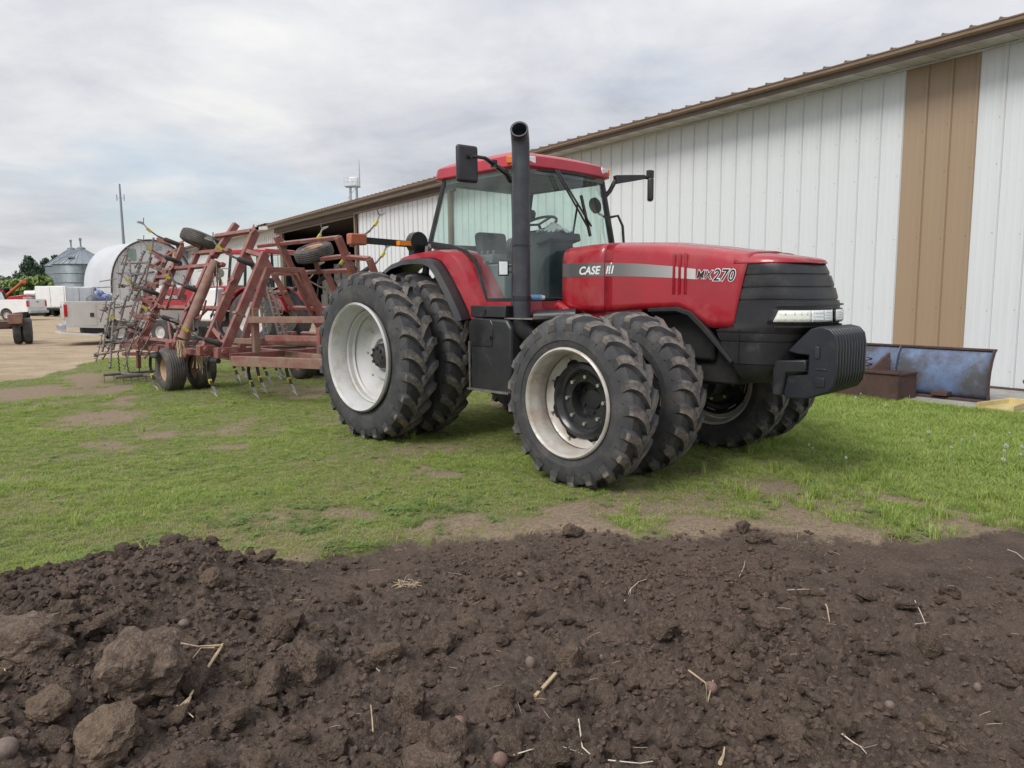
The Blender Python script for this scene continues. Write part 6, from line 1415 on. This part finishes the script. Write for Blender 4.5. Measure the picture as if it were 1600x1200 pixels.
o=scatter('soil_crumbs',np.stack([x,y,z],1),s_,rg.uniform(0,6.28,len(x)),np.where(rg.random(len(x))<.03,8,rg.integers(0,8,len(x))),CS,tilt=.3); tag(o,'small crumbs of dark soil covering the tilled ground','soil crumbs',kind='stuff')
NP=7000; a=rg.uniform(R(-46),R(46),NP); r_=2.0+rg.random(NP)*3.1; x=r_*np.sin(a); y=r_*np.cos(a); dn=np.clip(.75-x*.30-np.maximum(0,r_-4.1)*.5,.06,1)*np.clip(2.6*fbm(x*1.5,y*1.5,98,3)-.75,.05,1)
eg=np.interp(np.arctan2(x,y),_st,_sr)-r_; dn=dn*np.where(x>-1.45,np.clip(eg/1.0-.1,.03,1),1)
k=(soil_m(x,y)>.6)&(rg.random(NP)<dn); x=x[k];y=y[k]; s_=.011+.022*rg.random(len(x))**1.8; z=zfun(x,y)+s_*.30
CM=src_coll('medium_clod_source',CLS+[CLP[0]])
o=scatter('loose_clods',np.stack([x,y,z],1),s_,rg.uniform(0,6.28,len(x)),np.where(rg.random(len(x))<.12,9,rg.integers(0,9,len(x))),CM,tilt=.4); tag(o,'loose egg sized lumps of soil lying thickest on the left heap','soil clods',kind='stuff')
# dry stalks and roots on the soil
def stalk(label,pts,r0,r1,mt='straw',name='dry_stalk',lift=.012,forks=()):
    if mt=='stalkw': r0*=.62; r1*=.62
    P=[]
    for i,(x,y) in enumerate(pts): p=onsoil(x,y); P.append(p+Vector((0,0,lift+.006*(i%2))))
    m=MB(); n=len(P); m.tube(P,[r0+(r1-r0)*i/(n-1) for i in range(n)],6)
    for f in forks:
        Q=[onsoil(x,y)+Vector((0,0,lift)) for x,y in f]; m.tube(Q,[r1*1.2]+[r1*.5]*(len(Q)-1),5)
    o=m.build(name,M[mt],None,50); tag(o,label,'stalk'); return o
stalk('long dry corn stalk lying against the biggest soil block',[(349,1015),(330,1045),(312,1075),(298,1100)],.008,.005,forks=[((298,1100),(280,1108),(277,1113)),((298,1100),(290,1118),(303,1132)),((298,1100),(284,1120)),((345,1018),(310,1018),(284,1024)),((335,1020),(315,1030),(302,1042))],lift=.03)
stalk('short thick corn stub lying on the soil near the middle',[(836,1092),(852,1077),(868,1064)],.0085,.0085,lift=.012)
stalk('bent pale yellow stalk folded like a letter V',[(1076,1065),(1103,1078),(1105,1108),(1114,1072)],.004,.003,lift=.02)
stalk('thin white curved stem with a short fork near the middle',[(972,942),(985,928),(998,913),(1010,912)],.0045,.002,'stalkw',forks=[((986,928),(984,944))],lift=.02)
stalk('straight white stem leaning above its cross piece at the right',[(1429,943),(1437,962),(1446,982)],.004,.003,'stalkw',forks=[((1430,984),(1452,977))],lift=.02)
stalk('white stem at the right edge near the lawn',[(1574,862),(1588,870),(1600,880)],.004,.003,'stalkw',lift=.02)
stalk('long fine pale straw lying level right of the middle',[(1230,922),(1255,926),(1288,922)],.003,.002,'stalkw')
stalk('tan leaf blade standing beside a fine root',[(1290,950),(1292,965),(1296,978)],.005,.002,forks=[((1270,962),(1290,972))],lift=.02)
stalk('short pale stem standing at the soil edge by the lawn',[(1155,906),(1162,893),(1164,881)],.003,.002,'stalkw',lift=.02)
stalk('white bent stem at the bottom beside the root tangle',[(904,1142),(910,1165),(922,1182)],.005,.004,'stalkw',lift=.015)
stalk('long pale root running toward the root tangle at the bottom',[(800,1190),(830,1180),(850,1170),(872,1165)],.004,.003,'stalkw',forks=[((872,1165),(900,1180),(915,1186)),((872,1165),(890,1186)),((860,1168),(880,1178),(890,1184))])
stalk('long pale root along the bottom edge near the middle',[(950,1196),(975,1193),(1000,1197),(1020,1198)],.004,.003,'stalkw')
stalk('forked pale root in the lower right corner area',[(1315,1152),(1330,1165),(1345,1172),(1354,1190)],.005,.002,'stalkw',forks=[((1340,1168),(1352,1162),(1370,1170)),((1330,1165),(1322,1168))])
stalk('tan corn leaf tip standing at the bottom edge',[(1125,1200),(1130,1185),(1132,1177)],.008,.002,lift=.02)
stalk('fine straw lying over the left heap slope',[(478,1050),(492,1045),(508,1041)],.003,.002,'straw')
stalk('fine pale straw below the square tan clod',[(588,1046),(592,1055),(594,1059)],.003,.002,'stalkw')
stalk('pair of thin upright straws left of the smooth grey stone',[(583,1153),(582,1138),(580,1118)],.003,.002,'straw',lift=.03)
stalk('curled dry leaf at the far left edge',[(8,1052),(12,1065),(8,1072)],.004,.002,'stalkw')
m=MB(); c=onsoil(638,917)
for i in range(26):
    p=c+Vector((rg.uniform(-.07,.07),rg.uniform(-.05,.05),.01)); a_=rg.uniform(0,6.28); q=p+Vector((math.cos(a_)*.06,math.sin(a_)*.05,rg.uniform(0,.03))); m.tube([p,(p+q)/2+Vector((0,0,.012)),q],.0015,4)
tag(m.build('root_tuft',M['straw'],None),'tuft of tangled tan roots on the soil near the lawn edge','root tuft')
NP=230; a=rg.uniform(R(-44),R(44),NP); r_=2.1+rg.random(NP)*3.2; x=r_*np.sin(a); y=r_*np.cos(a); k=soil_m(x,y)>.5; x=x[k];y=y[k]; z=zfun(x,y); m=MB()
for X_,Y_,Z_ in zip(x,y,z):
    a_=rg.uniform(0,6.28); L_=rg.uniform(.012,.045); d=Vector((math.cos(a_)*L_,math.sin(a_)*L_,rg.uniform(-.004,.012))); p=Vector((X_,Y_,Z_+.006)); m.tube([p-d,p+Vector((0,0,.003)),p+d],.0009,3,cap=False)
o=m.build('straw_litter',M['straw'],None); tag(o,'fine broken straw littered over the soil','straw litter',kind='stuff')
# ============================================================ GRASS
def blade_mat(name,cs,rough=.55):
    m=bpy.data.materials.new(name); m.use_nodes=True; T=m.node_tree;n=T.nodes;l=T.links; b=n['Principled BSDF']; b.inputs['Roughness'].default_value=rough; b.inputs['Specular IOR Level'].default_value=.25
    oi=n.new('ShaderNodeObjectInfo'); cr=n.new('ShaderNodeValToRGB'); e=cr.color_ramp.elements; e[0].color=(*cs[0],1); e[1].color=(*cs[-1],1)
    for i,c_ in enumerate(cs[1:-1]): q=e.new((i+1)/(len(cs)-1)); q.color=(*c_,1)
    l.new(oi.outputs['Random'],cr.inputs[0]); l.new(cr.outputs[0],b.inputs['Base Color'])
    tr_=n.new('ShaderNodeBsdfTranslucent'); l.new(cr.outputs[0],tr_.inputs[0]); mx_=n.new('ShaderNodeMixShader'); mx_.inputs[0].default_value=.38; l.new(b.outputs[0],mx_.inputs[1]); l.new(tr_.outputs[0],mx_.inputs[2]); l.new(mx_.outputs[0],n['Material Output'].inputs[0]); return m
M['blade']=blade_mat('grass_blade',((.23,.32,.065),(.35,.42,.11),(.29,.38,.08),(.45,.47,.19),(.22,.30,.085)))
M['bladel']=blade_mat('lush_grass_blade',((.25,.35,.075),(.36,.45,.12),(.29,.38,.085),(.45,.50,.18)))
M['bladed']=blade_mat('dry_grass_blade',((.46,.38,.22),(.36,.30,.17),(.52,.44,.27),(.30,.28,.14)),.8)
M['clover']=blade_mat('clover_leaf',((.16,.25,.065),(.20,.29,.08),(.24,.31,.10)))
def tuft(seed,n,h,spread,w_,lean,name,mt):
    g=random.Random(seed); m=MB()
    for i in range(n):
        a=g.uniform(0,6.28); r_=spread*math.sqrt(g.random()); b=Vector((r_*math.cos(a),r_*math.sin(a),-.01)); hh=h*g.uniform(.45,1.1); d=Vector((g.gauss(0,1),g.gauss(0,1),0)); d=d.normalized() if d.length>0 else Vector((1,0,0)); ln=lean*g.uniform(.2,1.4)*hh
        s_=Vector((-d.y,d.x,0))*w_*.5; p1=b+Vector((0,0,hh*.55))+d*ln*.3; p2=b+Vector((0,0,hh*(1-.25*min(1,lean))))+d*ln
        m.add([b-s_,b+s_,p1+s_*.8,p1-s_*.8,p2],[(0,1,2,3),(3,2,4)])
    return m.mesh(name,M[mt],None,False)
def clover(seed,n,spread):
    g=random.Random(seed); m=MB()
    for i in range(n):
        a=g.uniform(0,6.28); r_=spread*math.sqrt(g.random()); c=Vector((r_*math.cos(a),r_*math.sin(a),g.uniform(.008,.03)))
        for k in range(3):
            an=a+k*2.09+g.uniform(-.2,.2); d=Vector((math.cos(an),math.sin(an),g.uniform(-.1,.25))); s_=Vector((-math.sin(an),math.cos(an),0)); L_=g.uniform(.007,.014); m.add([c,c+d*L_*.7+s_*L_*.5,c+d*L_*1.2,c+d*L_*.7-s_*L_*.5],[(0,1,2,3)])
    return m.mesh('clover_patch',M['clover'],None,False)
def rosette(seed):
    g=random.Random(seed); m=MB()
    for k in range(9):
        a=2*math.pi*k/9+g.uniform(-.3,.3); d=Vector((math.cos(a),math.sin(a),0)); q=Vector((-d.y,d.x,0)); L_=g.uniform(.05,.09); w_=g.uniform(.006,.010); up_=g.uniform(.25,.7)
        P=[Vector((0,0,.005)),d*L_*.35+Vector((0,0,L_*up_*.5)),d*L_*.75+Vector((0,0,L_*up_*.6)),d*L_+Vector((0,0,L_*up_*.3))]; m.add([P[0]-q*w_*.3,P[0]+q*w_*.3,P[1]+q*w_,P[1]-q*w_,P[2]+q*w_*1.1,P[2]-q*w_*1.1,P[3]],[(0,1,2,3),(3,2,4,5),(5,4,6)])
    return m.mesh('weed_rosette',M['clover'],None,False)
TF=[tuft(i,34,.050,.055,.0042,.9,'grass_tuft','blade') for i in range(5)]+[tuft(10+i,34,.062,.06,.0046,.75,'lush_tuft','bladel') for i in range(4)]+[tuft(20+i,16,.040,.07,.0030,1.6,'dry_tuft','bladed') for i in range(3)]+[clover(30+i,26,.06) for i in range(2)]+[tuft(40+i,60,.065,.20,.008,.9,'far_tuft','blade') for i in range(3)]+[rosette(50+i) for i in range(2)]+[tuft(60+i,26,.11,.035,.0050,.55,'tall_tuft','bladel') for i in range(3)]
GC=src_coll('grass_source',TF)
pts=[];scs=[];ixs=[]
def addgrass(r0,r1,n,fn):
    a=rg.uniform(R(-50),R(50),n); r_=np.sqrt(rg.uniform(r0*r0,r1*r1,n)); x=r_*np.sin(a); y=r_*np.cos(a)
    so_=soil_m(x,y);ba=bare_m(x,y);gv=grav_m(x,y);stw=straw_m(x,y); jit=rg.random(n)
    wall=((x-B0.x)*BN.x+(y-B0.y)*BN.y); sl=((x-B0.x)*BD.x+(y-B0.y)*BD.y)
    onslab=(wall<so2)&(sl>-2.6)&(sl<3.4)
    base=(1-so_)*(1-.97*np.clip(ba*1.12,0,1))*(1-np.clip(gv*2.2,0,1)); base=np.where(so_>.5,0.,base)
    k=(jit<base+.012*(so_<.9)*(gv<.5))&(wall>.12)&(~onslab); x=x[k];y=y[k];stw=stw[k];ba=ba[k];so_=so_[k];r_=r_[k]
    fn(x,y,r_,stw,ba,so_)
so2=float((G(1575,650)-B0).dot(BN))
def place(x,y,r_,stw,ba,so_,far=False,k_=1.):
    n=len(x); right=np.clip((x*.8+y*.25-3.4)/2.2,0,1); z=zfun(x,y)
    patch=fbm(x*1.1,y*1.1,95,3); lush=(rg.random(n)<(right*.95+np.clip((patch-.55)*3,0,.35)))
    dry=rg.random(n)<(stw*.55+.09+.35*np.clip(ba,0,1))*(1-right*.75)
    cl=(rg.random(n)<np.clip((fbm(x*1.9,y*1.9,96,2)-.52)*3.2,0,.5)*np.clip((6.2-r_)/1.5,0,1))
    ix=np.where(far,rg.integers(14,17,n),np.where(dry,rg.integers(9,12,n),np.where(cl,rg.integers(12,14,n),np.where(lush,rg.integers(5,9,n),rg.integers(0,5,n)))))
    hgt=.62+.9*right+.5*np.clip((patch-.5)*3,0,1)-.25*stw-.2*np.clip(ba,0,1); sc_=k_*np.clip(hgt,.35,1.9)*rg.uniform(.7,1.25,n)
    sc_=np.where(dry|cl,rg.uniform(.7,1.15,n),sc_)
    pts.append(np.stack([x,y,z],1)); scs.append(sc_); ixs.append(ix)
addgrass(3.6,7.5,36000,lambda *a:place(*a))
addgrass(7.5,13,40000,lambda *a:place(*a,k_=1.15))
addgrass(13,24,26000,lambda *a:place(*a,k_=1.5))
def special(n,r0,r1,i0,i1,lo,hi,lushonly=False):
    a=rg.uniform(R(-48),R(48),n); r_=np.sqrt(rg.uniform(r0*r0,r1*r1,n)); x=r_*np.sin(a); y=r_*np.cos(a); ok=(soil_m(x,y)<.45)&(bare_m(x,y)<.75)&(grav_m(x,y)<.3)&(fbm(x*1.4,y*1.4,97,3)>.44)&(((x-B0.x)*BN.x+(y-B0.y)*BN.y)>so2+.02)
    if lushonly: ok&=rg.random(n)<np.clip((x*.8+y*.25-2.2)/2.5,.015,1)
    x=x[ok];y=y[ok]; pts.append(np.stack([x,y,zfun(x,y)],1)); scs.append(rg.uniform(lo,hi,len(x))); ixs.append(rg.integers(i0,i1,len(x)))
special(750,3.7,9,17,19,.4,.95); special(9000,3.9,14,19,22,.7,1.6,True)
# longer fringe along the slab, the steel box and the wall
n=2600; s_=rg.uniform(-2.6,6.5,n); o_=so2+rg.exponential(.12,n)+.01; o_=np.where(s_>3.4,rg.uniform(.15,1.2,n),o_); x=B0.x+BD.x*s_+BN.x*o_; y=B0.y+BD.y*s_+BN.y*o_
pts.append(np.stack([x,y,zfun(x,y)],1)); scs.append(rg.uniform(1.3,2.3,n)); ixs.append(rg.integers(5,9,n))
P_=np.concatenate(pts); o=scatter('grass',P_,np.concatenate(scs),rg.uniform(0,6.28,len(P_)),np.concatenate(ixs),GC,tilt=.08); tag(o,'patchy green lawn grass around the tractor and along the barn','grass',kind='stuff')
# small green tufts on the soil heap
for (x,y,n_) in ((200,870,26),(240,868,16),(62,882,10),(98,884,8)):
    c=onsoil(x,y+6); m=MB()
    for i in range(n_):
        b=c+Vector((rg.uniform(-.09,.09),rg.uniform(-.04,.04),-.005)); d=Vector((rg.normal(0,.04),rg.normal(0,.04),rg.uniform(.03,.08))); s2_=Vector((.002,.001,0)); m.add([b-s2_,b+s2_,b+d],[(0,1,2)])
    tag(m.build('grass_tuft',M['bladel'],None,recalc=False),{200:'bright green grass tuft growing on top of the soil heap',240:'small green tuft right of the bigger tuft on the soil heap',62:'green sprig at the left end of the heap edge',98:'green sprig next to the one at the left heap edge'}[x],'grass tuft')
# dandelions
M['stem']=mat('dandelion_stem',(.22,.30,.12),.6); M['puff']=mat('dandelion_seed_head',(.72,.72,.68),.95)
pm=MB()
for i in range(70):
    d=Vector((rg.normal(),rg.normal(),rg.normal())).normalized(); s2_=d.orthogonal().normalized()*.0022; s3_=d.cross(s2_); pm.add([d*.003,d*.016+s2_*1.6,d*.019,d*.016-s2_*1.6],[(0,1,2,3)]); pm.add([d*.003,d*.016+s3_*1.6,d*.019,d*.016-s3_*1.6],[(0,1,2,3)])
pm.ico((0,0,0),.009,1); pme=pm.mesh('seed_head',M['puff'],None,False)
dl=[(1337,621,'leftmost white dandelion puff, in the long grass below the weights'),(1345,615,'white dandelion puff touching the rusty box corner'),(1264,695,'dandelion puff in the grass below the far front wheel'),(1270,700,'smaller dandelion puff beside the one below the far wheel'),(1322,715,'lone low dandelion puff left of the lawn middle'),(1451,675,'dandelion puff in the grass below the plow blade'),(1503,687,'dandelion puff right of the one below the plow blade'),(1523,681,'tiny dandelion puff below the slab edge'),(1577,676,'dandelion puff just below the slab at the right'),(1572,697,'largest dandelion puff near the right edge'),(1569,704,'dandelion puff right under the largest one'),(1568,718,'lowest dandelion puff near the right edge'),(1597,698,'dandelion puff cut by the right edge, the upper one'),(1595,710,'dandelion puff at the right edge, the lower one'),(1487,699,'tiny dandelion head between the puffs on the right lawn')]
for i,(x,y,lb) in enumerate(dl):
    h_=.17+.05*(i%3)*.5; p=G(x,y,h_); d=thing('dandelion',lb,'dandelion',(p.x,p.y,0)); m=MB(); m.tube([(0.02,0,0),(.012,0,h_*.5),(0,0,h_)],.0022,5); m.build('stem',M['stem'],d); q=link('seed_head',pme,d,(0,0,h_)); k=(1.15 if x==1572 else .9 if i in (0,5,11,12) else .65); q.scale=(k,k,k)
